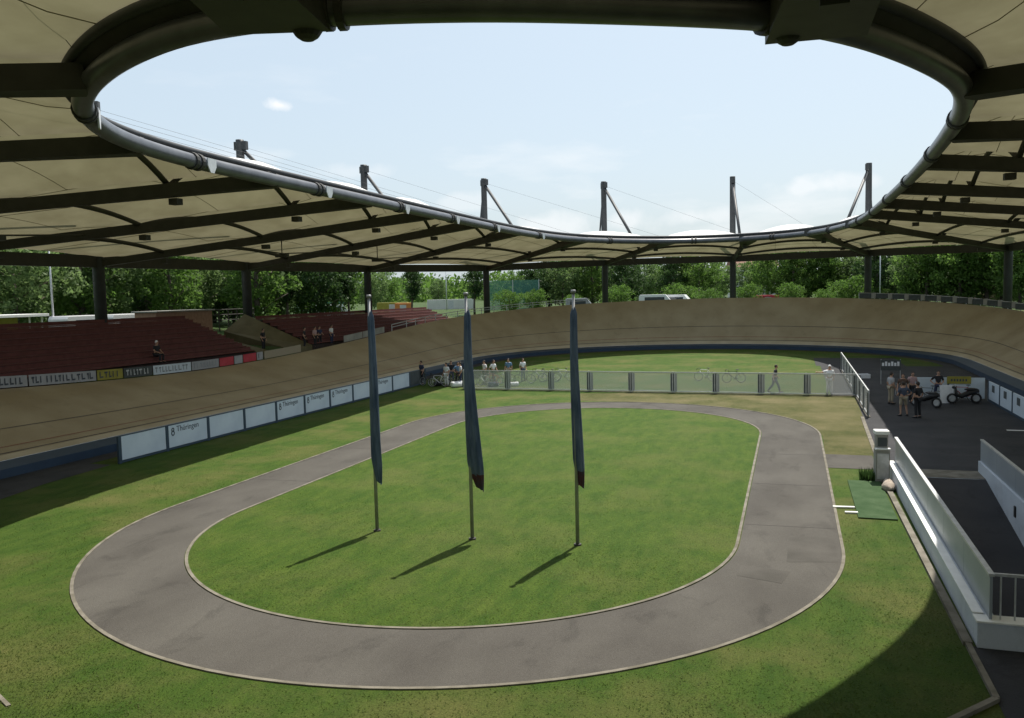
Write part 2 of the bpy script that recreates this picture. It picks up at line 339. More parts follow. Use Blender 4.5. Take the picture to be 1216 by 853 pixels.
# ------------------------------------------------------------------ stadium outline
CX, YA, YB = -8.1, 15.5, 76.5
def outline(R, cx=CX, ya=YA, yb=YB, ns=20, na=48):
    """points (x, y, nx, ny, tag) counter to the left straight, far bend, right straight, near bend"""
    P = []
    for i in range(ns): P.append((cx-R, ya+(yb-ya)*i/ns, -1, 0))
    for i in range(na): a = pi*i/na; P.append((cx-R*cos(a), yb+R*sin(a), -cos(a), sin(a)))
    for i in range(ns): P.append((cx+R, yb-(yb-ya)*i/ns, 1, 0))
    for i in range(na): a = pi*i/na; P.append((cx+R*cos(a), ya-R*sin(a), cos(a), -sin(a)))
    return P
def bank(x, y):
    if YA <= y <= YB: return radians(14 + 13*(abs(y-46)/30.5)**1.7)
    yc = YB if y > YB else YA
    a = atan2(x-CX, abs(y-yc)); return radians(27 + 20.4*cos(a))
R_IN, Z_IN, TRACK_W = 22.0, 0.5, 7.0
def track_point(p, w, lift=0.0):
    x, y, nx, ny = p; b = bank(x, y)
    r = w*cos(b) - lift*sin(b); z = Z_IN + w*sin(b) + lift*cos(b)
    return (x+nx*r, y+ny*r, z)
IN = outline(R_IN)
def loop_strip(w0, w1, lift, k=1):
    mb = MB(); rows = []
    for j in range(k+1):
        w = w0+(w1-w0)*j/k; r = [track_point(p, w, lift) for p in IN]; r.append(r[0]); rows.append(r)
    return mb.grid(rows)
# ------------------------------------------------------------------ ground
def stadium_sheet(name, material, cx, ya, yb, R, z, hole=None):
    """flat sheet inside a stadium outline, optional inner stadium radius"""
    o = outline(R, cx, ya, yb, 12, 48); mb = MB()
    if hole is None:
        c = [(p[0], p[1], z) for p in o]; n = len(c); mb.v = c; mb.f = [tuple(range(n))[::-1]]
    else:
        q = outline(hole, cx, ya, yb, 12, 48); A = [(p[0], p[1], z) for p in o]; B = [(p[0], p[1], z) for p in q]
        A.append(A[0]); B.append(B[0]); mb.grid([B, A])
    return struct(mb.build(name, material))
RX0, RX1, RY0, RY1 = 3.35, 6.35, 17.2, 32.0     # ramp opening
g = MB()
x0, x1, y0, y1 = -30.5, 14.4, -8.0, 100.0
for a, b, c, d in ((x0, RX0, y0, y1), (RX1, x1, y0, y1), (RX0, RX1, y0, RY0), (RX0, RX1, RY1, y1)):
    g.quad((a, c, 0), (b, c, 0), (b, d, 0), (a, d, 0))
struct(g.build('ground', M['grass']))
# apron of dark asphalt between lawn and track
def apron(name, r0, r1, z):
    return stadium_sheet(name, M['asphalt'], CX, YA, YB, r1, z, hole=r0)
apron('apron', 19.9, 21.05, 0.012)
# left wide corner of asphalt near the camera, right paddock asphalt
mb = MB(); pts = [(-26.9, 27.6), (-26.6, 24), (-25.7, 20), (-24.2, 16), (-28.0, 10), (-28.2, 27.6)]
mb.v = [(x, y, 0.008) for x, y in pts]; mb.f = [tuple(range(len(pts)))]; struct(mb.build('pavement', M['asphalt']))
mb = MB()
for a, b, c, d in ((3.35, 6.35, 32.0, 55.0), (6.35, 12.2, 5, 55.0), (2.35, 12.2, 55.0, 76.0), (2.0, 9.0, 76.0, 84.5), (RX0+0.0, 6.35, 5, 17.2), (3.15, RX0, 5, 17.0)):
    mb.quad((a, c, 0.004), (b, c, 0.004), (b, d, 0.004), (a, d, 0.004))
struct(mb.build('pavement', M['asphalt']))
# oval cycle path with kerbs
PX, PA, PB = -9.0, 22.5, 40.0
stadium_sheet('path', M['path'], PX, PA, PB, 10.22, 0.008, hole=7.72)
stadium_sheet('lawn', M['oval_grass'], PX, PA, PB, 7.62, 0.010)
mb = MB()
for y in (24.4, 29.7, 35.2): mb.quad((PX+7.75, y, 0.012), (PX+10.18, y+0.1, 0.012), (PX+10.18, y+0.14, 0.012), (PX+7.75, y+0.04, 0.012))
for y in (26.5, 33.0): mb.quad((PX-10.18, y, 0.012), (PX-7.75, y+0.1, 0.012), (PX-7.75, y+0.14, 0.012), (PX-10.18, y+0.04, 0.012))
struct(mb.build('path_joint', M['joint']))
mb = MB(); mb.quad((PX+8.9, 21.2, 0.012), (PX+10.1, 21.5, 0.012), (PX+10.1, 23.6, 0.012), (PX+8.95, 23.5, 0.012)); mb.quad((PX+7.8, 19.9, 0.012), (PX+8.8, 19.6, 0.012), (PX+9.0, 20.5, 0.012), (PX+7.85, 20.7, 0.012))
struct(mb.build('path_patch', M['patch']))
def kerb_ring(R, w):
    o = outline(R, PX, PA, PB, 14, 60); rows = []
    for (r, z) in ((R, -0.02), (R, 0.028), (R+w, 0.028), (R+w, -0.02)):
        q = [(p[0]+p[2]*(r-R), p[1]+p[3]*(r-R), z) for p in o]; q.append(q[0]); rows.append(q)
    return struct(MB().grid(rows).build('kerb', M['kerb'], smooth=False))
kerb_ring(10.22, 0.08); kerb_ring(7.62, 0.08)
# link path, dry lawn, lawn edging by the ramp
mb = MB(); mb.quad((1.25, 32.9, 0.013), (3.0, 32.9, 0.013), (3.05, 35.6, 0.013), (1.25, 35.6, 0.013)); struct(mb.build('path', M['path']))
mb = MB(); pts = [(1.30, 35.6), (3.3, 35.6), (3.5, 46), (3.7, 55), (-10, 55), (-14, 54.2), (-12.4, 50.6), (-9, 50.5), (-5.6, 50.0), (-1.9, 47.7), (0.5, 44.4), (1.36, 40)]
mb.v = [(x, y, 0.006) for x, y in pts]; mb.f = [tuple(range(len(pts)))[::-1]]; struct(mb.build('lawn', M['dry_grass']))
mb = MB(); mb.bar((3.02, 31.0, 0.02), (3.12, 17.0, 0.02), 0.16, 0.12); mb.bar((3.12, 17.0, 0.02), (3.14, 14.8, 0.02), 0.10, 0.10); mb.bar((3.14, 14.8, 0.02), (2.2, 13.7, 0.02), 0.10, 0.10)
struct(mb.build('kerb', M['kerb']))
mb = MB(); mb.bar((-12.45, 10.25, 0.01), (-14.5, 11.2, 0.01), 0.07, 0.03); mb.bar((3.45, 46.2, 0.0), (3.2, 35.8, 0.0), 0.16, 0.08)
struct(mb.build('kerb', M['kerb']))
mb = MB(); mb.quad((3.36, 31.2, 0.009), (6.3, 31.2, 0.009), (6.3, 32.9, 0.009), (3.36, 32.9, 0.009)); mb.f = mb.f
# outer terrain: from the foot of the rim out to the horizon
oA = outline(29.3, ns=16, na=40); rows = []
for off, z in ((0, 2.2), (2.0, 2.9), (22, 4.1), (120, 4.2), (900, 4.2), (3500, 4.2)):
    r = [(p[0]+p[2]*off, p[1]+p[3]*off, z) for p in oA]; r.append(r[0]); rows.append(r)
struct(MB().grid(rows).build('terrain', M['outer_grass'], smooth=True))

# blades of grass standing on the near lawns
def on_path(x, y, r0, r1):
    yy = np.clip(y, PA, PB); d = np.hypot(x-PX, y-yy); return (d > r0) & (d < r1)
nb = 420000
bx = rng.uniform(-24.5, 3.0, nb); by = 9 + 29*rng.random(nb)**1.9
keep = ~on_path(bx, by, 7.55, 10.36)
wd_ = np.clip(0.5+0.5*np.sin(bx*0.9+1.3*np.sin(by*0.6))+0.5*np.sin(by*1.1+bx*0.35), 0, 1.2); keep &= rng.random(nb) < (0.30+0.70*wd_)*np.clip((37-by)/16, 0, 1)*0.40
keep &= ~((bx > 1.75) & (bx < 3.0) & (by > 25.7) & (by < 30.9)); keep &= ~((bx > 1.2) & (by > 32.8)); keep &= bx < 3.0-0.0*by
keep &= ~((bx < -22.5) & (by < 22))
bx, by = bx[keep], by[keep]; nb = len(bx)
ba = rng.uniform(0, 2*pi, nb); bl = rng.uniform(0.012, 0.032, nb); bw_ = rng.uniform(0.006, 0.014, nb); bt = rng.uniform(0.8, 2.2, nb)*bl; bc = rng.uniform(0, 2*pi, nb)
z0 = np.full(nb, 0.008)
V_ = np.stack([np.stack([bx-bw_*np.cos(ba), by-bw_*np.sin(ba), z0], 1), np.stack([bx+bw_*np.cos(ba), by+bw_*np.sin(ba), z0], 1), np.stack([bx+bt*np.cos(bc), by+bt*np.sin(bc), z0+bl], 1)], 1).reshape(-1, 3)
me = bpy.data.meshes.new('grass'); me.vertices.add(3*nb); me.vertices.foreach_set('co', V_.astype(np.float32).ravel()); me.loops.add(3*nb); me.loops.foreach_set('vertex_index', np.arange(3*nb, dtype=np.int32)); me.polygons.add(nb)
me.polygons.foreach_set('loop_start', np.arange(0, 3*nb, 3, dtype=np.int32)); me.polygons.foreach_set('loop_total', np.full(nb, 3, dtype=np.int32)); me.update(); me.materials.append(M['blade'])
go_ = bpy.data.objects.new('grass', me); COL.objects.link(go_); tag(go_, 'short mown grass blades on the lawns around the oval path', None, None, 'stuff')

# ------------------------------------------------------------------ track
struct(loop_strip(0, TRACK_W, 0.0, 6).build('cycling_track', M['wood'], smooth=True))
struct(loop_strip(0.02, 0.42, 0.006).build('track_marking', M['wood_light']))
for w, wd, mt in ((0.5, 0.06, 'track_line'), (1.0, 0.06, 'red_line'), (2.6, 0.06, 'track_line')):
    struct(loop_strip(w, w+wd, 0.009).build('track_marking', M[mt]))
b = MB(); rows = []
for r, z in ((0, 0.495), (-1.0, 0.36), (-1.02, 0.0)):
    q = [(p[0]+p[2]*r, p[1]+p[3]*r, z) for p in IN]; q.append(q[0]); rows.append(q)
struct(b.grid(rows).build('track_edge', M['blue_band']))
b = MB(); rows = []                                            # back face of the rim
for r, z in ((0.0, 0.0), (0.15, -0.06), (0.2, -2.6)):
    q = []
    for p in IN:
        t = track_point(p, TRACK_W); q.append((t[0]+p[2]*r, t[1]+p[3]*r, t[2]+z))
    q.append(q[0]); rows.append(q)
struct(b.grid(rows).build('track_edge', M['concrete']))

# ------------------------------------------------------------------ roof
RING_PX = [(107,135),(120,112),(150,88),(200,66),(250,52),(320,41),(400,35),(500,31),(600,30),(700,32),(800,35),(900,40),(960,48),(1020,62),(1080,84),(1120,105),(1136,125),(1130,150),(1110,180),(1080,215),(1050,242)]
ZR = 11.9; KS = (11.9-6.7)/5.0
RP = [gp(x, y, 11.64 if 5 <= i <= 16 else ZR) for i, (x, y) in enumerate(RING_PX)]   # the near right rim hangs slightly lower
RP += [Vector((p[0]*KS, p[1]*KS, ZR)) for p in ((5.3, 68, ZR), (4.9, 76, ZR), (3.4, 84, ZR), (0.6, 89.6, ZR), (-3.4, 92.6, ZR), (-7.8, 93.4, ZR), (-12.2, 92.0, ZR), (-16.4, 88.4, ZR), (-19.9, 82.9, ZR), (-21.5, 75.4, ZR), (-22.0, 66.6, ZR), (-21.9, 57.0, ZR), (-21.8, 48.6, ZR), (-21.6, 40.3, ZR), (-21.5, 34.3, ZR), (-21.35, 29.9, ZR), (-21.1, 26.2, ZR), (-20.3, 22.4, ZR), (-19.0, 19.9, ZR))]
def catmull(P, k=6):
    n = len(P); o = []
    for i in range(n):
        a, b_, c, d = P[i-1], P[i], P[(i+1) % n], P[(i+2) % n]
        for j in range(k):
            t = j/k; o.append(0.5*((2*b_) + (c-a)*t + (2*a-5*b_+4*c-d)*t*t + (3*b_-a-3*c+d)*t**3))
    return o
RC = catmull(RP); nR = len(RC)
for _ in range(12): RC = [(RC[i-1]+RC[i]*2+RC[(i+1) % nR])/4 for i in range(nR)]
# equal arc spacing
def resample(P, n):
    d = [0.0]; k = len(P)
    for i in range(k): d.append(d[-1]+(P[(i+1) % k]-P[i]).length)
    o = []; j = 0
    for i in range(n):
        t = d[-1]*i/n
        while d[j+1] < t: j += 1
        f = (t-d[j])/(d[j+1]-d[j]); o.append(P[j].lerp(P[(j+1) % k], f))
    return o
RC = resample(RC, 400); nR = 400
cen = sum(RC, Vector())/nR
def out_n(i):
    t = RC[(i+1) % nR]-RC[i-1]; n_ = Vector((t.y, -t.x, 0)).normalized()
    return n_ if n_.dot(RC[i]-cen) > 0 else -n_
RN = [out_n(i) for i in range(nR)]
TR = 0.28
RING = [RC[i]+RN[i]*0.22+Vector((0, 0, 0.27)) for i in range(nR)]

roof = empty('stadium_roof', (-8, 50, 0), 0, 'tensioned cream membrane roof on dark girders around a large oval opening to the sky', 'roof')
roof_inv = Vector((-8, 50, 0))
def rbuild(mb, name, material, parent=None, **kw):
    if parent is None:
        mb.v = [(v[0]+8, v[1]-50, v[2]) for v in mb.v]
        return mb.build(name, material, roof, **kw)
    mb.v = [(v[0]+8, v[1]-50, v[2]) for v in mb.v]
    return mb.build(name, material, parent, **kw)
ringo = rbuild(MB().tube(RING, TR, 14, closed=True), 'inner_ring', M['ring'], smooth=True)
rbuild(MB().tube([RC[i]+RN[i]*0.66+Vector((0, 0, 0.80)) for i in range(nR)], 0.13, 8, closed=True), 'edge_tube', M['mast'], ringo, smooth=True)
fl_ = [[tuple(RC[i % nR]+RN[i % nR]*q+Vector((0, 0, z))) for i in range(nR+1)] for q, z in ((0.26, 0.40), (0.62, 0.72))]
rbuild(MB().grid(fl_), 'edge_plate', M['steel'], ringo)
# girders: ring node (near x, y) -> column foot (x, y, eave height)
GIR = [(-15.8, 16.2, -37.1, -2.0, 9.4), (-20.6, 23.8, -41.5, 5.5, 9.3), (-21, 33.0, -44.5, 19.8, 9.2), (-21, 42.0, -44.5, 32.0, 9.2), (-21, 51.0, -44.5, 45.6, 9.25),
       (-21, 59.4, -44.5, 61.9, 9.35), (-21, 69.3, -43.0, 81.0, 9.5), (-19.6, 82.6, -35.3, 96.9, 9.65), (-12.6, 92.0, -22.7, 106.8, 10.15), (-4.6, 92.3, -7.0, 110.0, 10.2),
       (2.0, 87.5, 8.4, 105.8, 10.2), (4.9, 77.5, 20.2, 94.2, 9.85), (5.3, 68.3, 24.9, 74.5, 9.9), (5.3, 59.9, 24.9, 61.7, 9.9), (5.4, 51.1, 24.9, 51.5, 9.9), (5.3, 41.2, 24.9, 41.0, 9.9),
       (4.9, 33.7, 25.2, 27.0, 9.9), (3.9, 25.0, 23.5, 9.0, 9.9), (0.1, 18.8, 3.0, -16.3, 11.0), (-9.2, 14.1, 0.0, -17.0, 11.0)]
def near_idx(x, y): return min(range(nR), key=lambda i: (RC[i].x-x)**2+(RC[i].y-y)**2)
IDX = [near_idx(g_[0]*(KS if k < 18 else 0.985), g_[1]*(KS if k < 18 else 0.985)) for k, g_ in enumerate(GIR)]
ZG = 12.22
ARCH_V = (0.17, 0.50, 0.80)
NB = len(GIR)
def girder_pt(k, v):
    a = RC[IDX[k]]+RN[IDX[k]]*0.34; g_ = GIR[k]
    zg = a.z+0.32; p = a.lerp(Vector((g_[2], g_[3], 0)), v); p.z = zg+(g_[4]+0.15-zg)*v; return p
girders = []
for k in range(NB):
    mb = MB(); P0, P1, P2 = girder_pt(k, 0), girder_pt(k, 0.30), girder_pt(k, 1.0)
    PH = girder_pt(k, 0.07); hw = 1.9 if k >= 18 or 7 <= k <= 11 else 0.85; dp = 0.84 if k >= 18 else 0.64; mb.bar(P0, PH, hw, dp, hw*0.85, dp*0.97); mb.bar(PH, P1, hw*0.85, dp*0.97, 0.36, 0.56); mb.bar(P1, P2, 0.36, 0.56, 0.34, 0.46)
    go = rbuild(mb, 'girder', M['steel'])
    hb = MB(); i = IDX[k]; t = (RC[(i+1) % nR]-RC[i-1]).normalized(); c = RC[i]+RN[i]*0.55
    if k >= 18: hb.ball(c + t*(0.6 if k == 18 else 0.5)*(1 if t.x > 0 else -1)*(-1 if k == 18 else 1) + Vector((0, 0, 0.05)) - RN[i]*0.35, 0.30, 12, 8)
    for v in ((0.085, 0.42, 0.75) if k in (0, 17, 18, 19) else ARCH_V):
        p = girder_pt(k, v); hb.bar(p+Vector((0, 0, -0.38)), p+Vector((0, 0, -0.66)), 0.45, 0.4)
    rbuild(hb, 'bracket', M['steel'], go, smooth=False)
    # bright clamp on the ring between girders
    i2 = (IDX[k]+5) % nR if k % 2 else (IDX[k]-5) % nR
    girders.append(go)
for k in range(NB):
    i0, i1 = IDX[k], IDX[(k+1) % NB]
    span = (i1-i0) % nR; step = 1
    if span > nR/2: span = nR-span; step = -1
    im = (i0 + step*round(span*0.35)) % nR
    t = (RING[(im+1) % nR]-RING[im-1]).normalized()
    if k in (17, 19): continue
    cb = MB(); c = RING[im]
    if k == 18:
        for f_ in (0.11, 0.89):
            iq = (i0 + step*round(span*f_)) % nR; tq = (RING[(iq+1) % nR]-RING[iq-1]).normalized(); cq = RING[iq]; qb = MB()
            for s_ in (-1, 1): qb.tube([cq+tq*0.06*s_, cq+tq*0.20*s_], TR+0.08, 14)
            rbuild(qb, 'ring_flange', M['steel'], ringo)
        continue
    cb.tube([c-t*0.28, c-t*0.10], TR+0.06, 14); cb.tube([c+t*0.10, c+t*0.28], TR+0.06, 14)
    rbuild(cb, 'ring_flange', M['steel'], ringo, smooth=False)
    if k > 6: continue
    sg = 1 if k < 8 else -1
    cc = c + t*0.75*(1 if t.y*sg > 0 else -1) - RN[im]*(TR+0.04); n_ = -RN[im]; cb = MB()
    prof = [cc-t*0.30+Vector((0, 0, 0.20)), cc+t*0.30+Vector((0, 0, 0.20)), cc+t*0.30+Vector((0, 0, -0.10)), cc+t*0.12+Vector((0, 0, -0.36)), cc-t*0.12+Vector((0, 0, -0.36)), cc-t*0.30+Vector((0, 0, -0.10))]
    cb.v = [tuple(p) for p in prof]+[tuple(p-n_*0.05) for p in prof]; cb.f = [tuple(range(6)), tuple(range(6, 12))[::-1]]+[(q, q+6, (q+1) % 6+6, (q+1) % 6) for q in range(6)]
    rbuild(cb, 'ring_clamp', M['clamp'], ringo)

def amp(v, k=0):
    a = min(1.0, v/0.19); a = a*a*(3-2*a)
    return (0.05 + (1.95 if 1 <= k <= 4 else 1.3)*a)*(0.34+0.66*max(0.0, 1-max(0.0, v-0.14)/0.42)**1.5)*(1-0.45*v)
def memb(k, u, v):
    i0, i1 = IDX[k], IDX[(k+1) % NB]
    span = (i1-i0) % nR; st = 1
    if span > nR/2: span = nR-span; st = -1
    f = i0+st*span*u; a = int(math.floor(f)) % nR; fr = f-math.floor(f)
    pin = (RC[a]+RN[a]*0.72).lerp(RC[(a+1) % nR]+RN[(a+1) % nR]*0.72, fr)
    g0, g1 = GIR[k], GIR[(k+1) % NB]
    pout = Vector((g0[2], g0[3], pin.z)).lerp(Vector((g1[2], g1[3], pin.z)), u)
    p = pin.lerp(pout, v); ez = g0[4]+(g1[4]-g0[4])*u
    zin, zo = pin.z+0.84, ez+0.55
    p.z = zin+(zo-zin)*v + 4*u*(1-u)*amp(v, k)
    # stay just above girder tops at the edges
    return p
for k in range(NB):
    nu, nv = 15, 24
    mb = MB().grid([[memb(k, i/nu, j/nv) for i in range(nu+1)] for j in range(nv+1)])
    mo = rbuild(mb, 'membrane_panel', M['membrane'], smooth=True)
    for v in ((0.085, 0.42, 0.75) if k in (17, 18, 19) else ARCH_V):
        ab = MB().tube([memb(k, i/16, v)+Vector((0, 0, -0.15 - 0.16*(1-4*(i/16)*(1-i/16)))) for i in range(17)], 0.13, 8)
        rbuild(ab, 'arch', M['steel'], mo, smooth=True)
    sb = MB()
    for u in (1/3, 2/3): sb.tube([memb(k, u, j/24)+Vector((0, 0, -0.010)) for j in range(25)], 0.015, 4)
    for v in (1/8, 1/3, 2/3): sb.tube([memb(k, i/15, v)+Vector((0, 0, -0.010)) for i in range(16)], 0.015, 4)
    rbuild(sb, 'seam', M['seam'], mo)
    if k in (2, 4, 5, 12, 13):                                  # tie rods with floodlights between girders
        tb = MB(); A_, B_ = girder_pt(k, 0.62), girder_pt((k+1) % NB, 0.62); mid = (A_+B_)/2+Vector((0, 0, -0.35))
        tb.tube([A_, mid], 0.05, 6); tb.tube([mid, B_], 0.05, 6); tb.tube([mid, mid+Vector((0, 0, 1.2))], 0.04, 6); tb.bar(mid+Vector((-0.5, 0, -0.15)), mid+Vector((0.5, 0, -0.15)), 0.35, 0.25)
        rbuild(tb, 'tie_rod', M['steel'], girders[k])
for k in range(NB):
    g0, g1 = GIR[k], GIR[(k+1) % NB]; mb = MB()
    mb.bar((g0[2], g0[3], g0[4]+0.30), (g1[2], g1[3], g1[4]+0.30), 0.40, 0.80); rbuild(mb, 'eave_beam', M['steel'])
for k in range(NB):
    g_ = GIR[k]; b0 = Vector((g_[2], g_[3], 2.6)); top = Vector((g_[2], g_[3], 20.7 if 6 <= k <= 12 else 20.3))
    mo = rbuild(MB().tube([b0, Vector((b0.x, b0.y, 11.5)), top-Vector((0, 0, 0.4)), top], [0.40, 0.38, 0.34, 0.34], 14), 'mast', M['mast'], smooth=True)
    inn = (RC[IDX[k]]-Vector((g_[2], g_[3], ZR))); inn.z = 0; inn.normalize()
    foot = Vector((g_[2], g_[3], 11.3))+inn*9.0; tail = Vector((g_[2], g_[3], 9.6))-inn*2.2
    side = Vector((-inn.y, inn.x, 0))
    for q, nm in ((foot, 'strut'), (tail, 'strut')):
        rbuild(MB().tube([top-Vector((0, 0, 0.6)), q], 0.17 if q is foot else 0.11, 8), nm, M['mast'], mo, smooth=True)
    hb = MB(); hb.bar(top+Vector((0, 0, -0.5))-inn*0.5, top+Vector((0, 0, -0.5))+inn*0.7, 0.35, 0.7); rbuild(hb, 'mast_head', M['mast'], mo)
    rbuild(MB().tube([top-Vector((0, 0, 0.5)), RING[IDX[(k+1) % NB]]+Vector((0, 0, 0.3))], 0.009, 5), 'cable', M['mast'], mo)

# ------------------------------------------------------------------ flags
for i, ((px, py), lab) in enumerate(zip(((448, 631), (561, 641), (686, 648)), ('leftmost', 'middle', 'rightmost'))):
    p = gp(px, py)
    fp = empty('flagpole', p, 0, ['slim silver flagpole on the oval lawn, carrying the narrowest flag', 'slim silver flagpole between the other two, whose flag hangs away from it', 'slim silver flagpole closest to the right side of the oval path'][i], 'flagpole', 'flagpoles on the oval lawn')
    MB().tube([(0, 0, 0), (0, 0, 3.5), (0, 0, 6.72)], [0.052, 0.047, 0.038], 12).build('pole', M['pole'], fp, smooth=True)
    MB().tube([(0, 0, 6.7), (0, 0, 6.78)], [0.075, 0.06], 12).build('cap', M['pole'], fp, smooth=True)
    MB().tube([(0, 0, -0.01), (0, 0, 0.05)], [0.11, 0.10], 14).build('base_plate', M['steel'], fp)
    # limp flag: cloth gathered in folds round the pole, swelling downwards
    ztop, zbot = 6.42, [1.42, 1.40, 1.60][i]; wid = [0.15, 0.27, 0.14][i]
    rows = []; nz_, nu_ = 70, 40; ph = [0.4, 2.2, 4.1][i]
    for j in range(nz_+1):
        t = j/nz_; z = ztop+(zbot-ztop)*t; e = min(1, t/0.05)
        tail = 1-0.75*max(0, (t-0.86)/0.14)**1.3
        w = (0.076+wid*0.5*t**1.15)*e*tail+0.05*(1-tail)
        off = (0.018+0.012*sin(4*t+ph)+[0.05, 0.19, 0.045][i]*max(0, t-0.25)**1.4*1.6)
        if t > 0.86: off += 0.04*(t-0.86)/0.14
        r = []
        for q in range(nu_+1):
            u = 2*pi*q/nu_; f = 1+0.20*sin(3*u+ph+2.4*t)+0.13*sin(7*u+3.1*ph-3*t)
            r.append((off+w*cos(u)*f, 0.80*w*sin(u)*f+0.01*sin(6*t+ph), z-0.10*t*cos(u)*(0.6+0.4*sin(2*u))))
        rows.append(r)
    fl = MB().grid(rows); fo = fl.build('flag', [M['flag'], M['flag_red']], None, smooth=True)
    fo.location = p; fo.rotation_euler = (0, 0, radians(18))
    if i:
        for f in fo.data.polygons:
            if f.center.z < zbot+0.42: f.material_index = 1
    so_ = None
    tag(fo, ['narrow dark blue flag hanging limp on the left flagpole, without red hem', 'wide dark blue flag with red hem, swinging clear of the middle flagpole', 'thin dark blue flag with red hem clinging to the right flagpole'][i], 'flag', 'limp flags on the oval lawn')

# ------------------------------------------------------------------ advertising boards by the left straight
BX, BY0, BS = -26.7, 27.9, 2.83
def board_row(n, name_fn):
    for k in range(n): name_fn(k)
TXT = {1, 4, 5, 6, 8}
for k in range(11):
    y0_ = BY0+BS*k; dark = k == 10
    o = empty('advertising_board', (BX, y0_, 0), 0, None, 'board', 'advertising boards along the left straight')
    mb = MB(); mb.box(-0.03, 0.03, 0.10, BS-0.10, 0.13, 1.13); mb.build('panel', M['dark_board'] if dark else M['board'], o, bevel=0.008)
    mb = MB(); mb.box(-0.05, 0.05, -0.085, 0.085, 0.0, 1.17); mb.build('post', M['board_post'], o, bevel=0.01)
    if k == 10:
        mb = MB(); mb.box(-0.05, 0.05, BS-0.06, BS+0.06, 0.0, 1.17); mb.build('post', M['board_post'], o, bevel=0.01)
    mb = MB(); mb.box(-0.045, 0.045, 0.10, BS-0.10, 0.03, 0.125); mb.build('base_rail', M['board_post'], o)
    mb = MB(); mb.box(-0.04, 0.04, 0.10, BS-0.10, 1.135, 1.165); mb.build('top_rail', M['board_post'], o)
    if k in TXT:
        text_mesh('Thüringen', 0.37, 'lettering', M['print'], o, (0.034, 0.62, 0.80), (pi/2, 0, pi/2))
        eb = MB(); eb.torus((0, 0, 0.06), 0.07, 0.028, 'x', 16, 6); eb.torus((0, 0, -0.10), 0.09, 0.028, 'x', 16, 6); e = eb.build('emblem', M['print'], o, smooth=True); e.location = (0.036, 0.38, 0.86); e.scale = (0.2, 1, 1)
    o['label'] = ('dark grey board closing the far end of the board row beside the bicycles' if dark else
                  ('white advertising board with dark lettering, %s in the row from its near end' if k in TXT else 'blank white advertising board, %s in the row from its near end') % ORD[k])

# boards on the right of the paddock
for k in range(7):
    y1_ = 53.8-2.75*k
    o = empty('paddock_board', (10.7, y1_, 0), 0, 'pale blue board with small dark picture, %s from the corner of the paddock' % ORD[k], 'board', 'boards on the right of the paddock')
    MB().box(-0.03, 0.03, -2.65, -0.1, 0.12, 1.14).build('panel', M['board'], o, bevel=0.008)
    MB().box(-0.05, 0.05, -0.085, 0.085, 0, 1.2).build('post', M['board_post'], o, bevel=0.01)
    MB().box(-0.045, 0.045, -2.65, -0.1, 0.0, 0.115).build('base_rail', M['board_post'], o)
    MB().box(-0.045, -0.034, -1.55, -0.95, 0.62, 1.0).build('picture', M['dark_board'], o)
for k, (xa, xb) in enumerate(((6.75, 8.6), (8.65, 10.55))):
    o = empty('paddock_board', (xa, 53.95, 0), 0, ['white board across the paddock behind the group of people', 'white board at the paddock corner under a yellow sign'][k], 'board')
    MB().box(0.03, xb-xa-0.03, -0.03, 0.03, 0.1, 1.3).build('panel', M['board'], o, bevel=0.008)
    MB().box(-0.03, 0.03, -0.05, 0.05, 0, 1.34).build('post', M['board_post'], o)
o = empty('yellow_sign', (8.55, 53.90, 0.95), 0, 'long yellow sign hung on the white boards at the paddock corner', 'sign')
MB().box(0, 1.25, -0.035, 0, 0, 0.42).build('panel', M['yellow'], o, bevel=0.006)
sg = MB()
for q in range(6): sg.box(0.2+q*0.15, 0.29+q*0.15, -0.040, -0.036, 0.14, 0.28)
sg.build('lettering', M['print'], o)

# ------------------------------------------------------------------ infield fence
def fence(name, pts, posts, h, label):
    A, B = Vector((*pts[0], 0)), Vector((*pts[1], 0)); d = (B-A); Ln = d.length; d.normalize()
    o = empty(name, A, atan2(d.y, d.x), label, 'fence')
    for i, (a, b_) in enumerate(zip(posts[:-1], posts[1:])):
        mb = MB(); mb.quad((a+0.10, 0, 0.14), (b_-0.12, 0, 0.14), (b_-0.12, 0, h-0.08), (a+0.10, 0, h-0.08), [(0, 0), (b_-a, 0), (b_-a, h), (0, h)]); mb.build('wire_panel', M['wire'], o)
        mb = MB(); mb.bar((a, 0, 0.11), (b_, 0, 0.11), 0.05, 0.05); mb.bar((a, 0, h-0.03), (b_, 0, h-0.03), 0.06, 0.07); mb.build('rail', M['galv'], o)
    for a in posts:
        mb = MB(); mb.box(a-0.05, a+0.02, -0.04, 0.04, 0, h+0.02); mb.box(a+0.08, a+0.14, -0.03, 0.03, 0, h-0.02)
        mb.build('post', M['galv'], o, bevel=0.006)
        MB().box(a-0.16, a+0.27, 0.045, 0.06, 0.12, h-0.10).build('post_plate', M['dark_board'], o)
    MB().box(-0.1, Ln, -0.09, 0.09, 0, 0.05).build('base_strip', M['kerb'], o)
    return o
fx0, fx1 = -22.2, 3.75
def fy(x): return 55.75-0.75*(x-fx0)/(fx1-fx0)
fp_ = [0.0]+[x-fx0 for x in (-18.95, -15.75, -13.0, -10.15, -7.35, -4.65, -1.85, 0.9)]+[fx1-fx0]
fence('infield_fence', ((fx0, fy(fx0)), (fx1, fy(fx1))), fp_, 1.38, 'long silver wire mesh fence across the infield behind the oval path')
fence('paddock_fence', ((3.75, 46.2), (3.85, 73.0)), [0, 2.9, 5.8, 8.7, 12, 15.3, 18.6, 22, 25.4, 26.8], 1.38, 'silver wire mesh fence running away between the lawn and dark paddock')

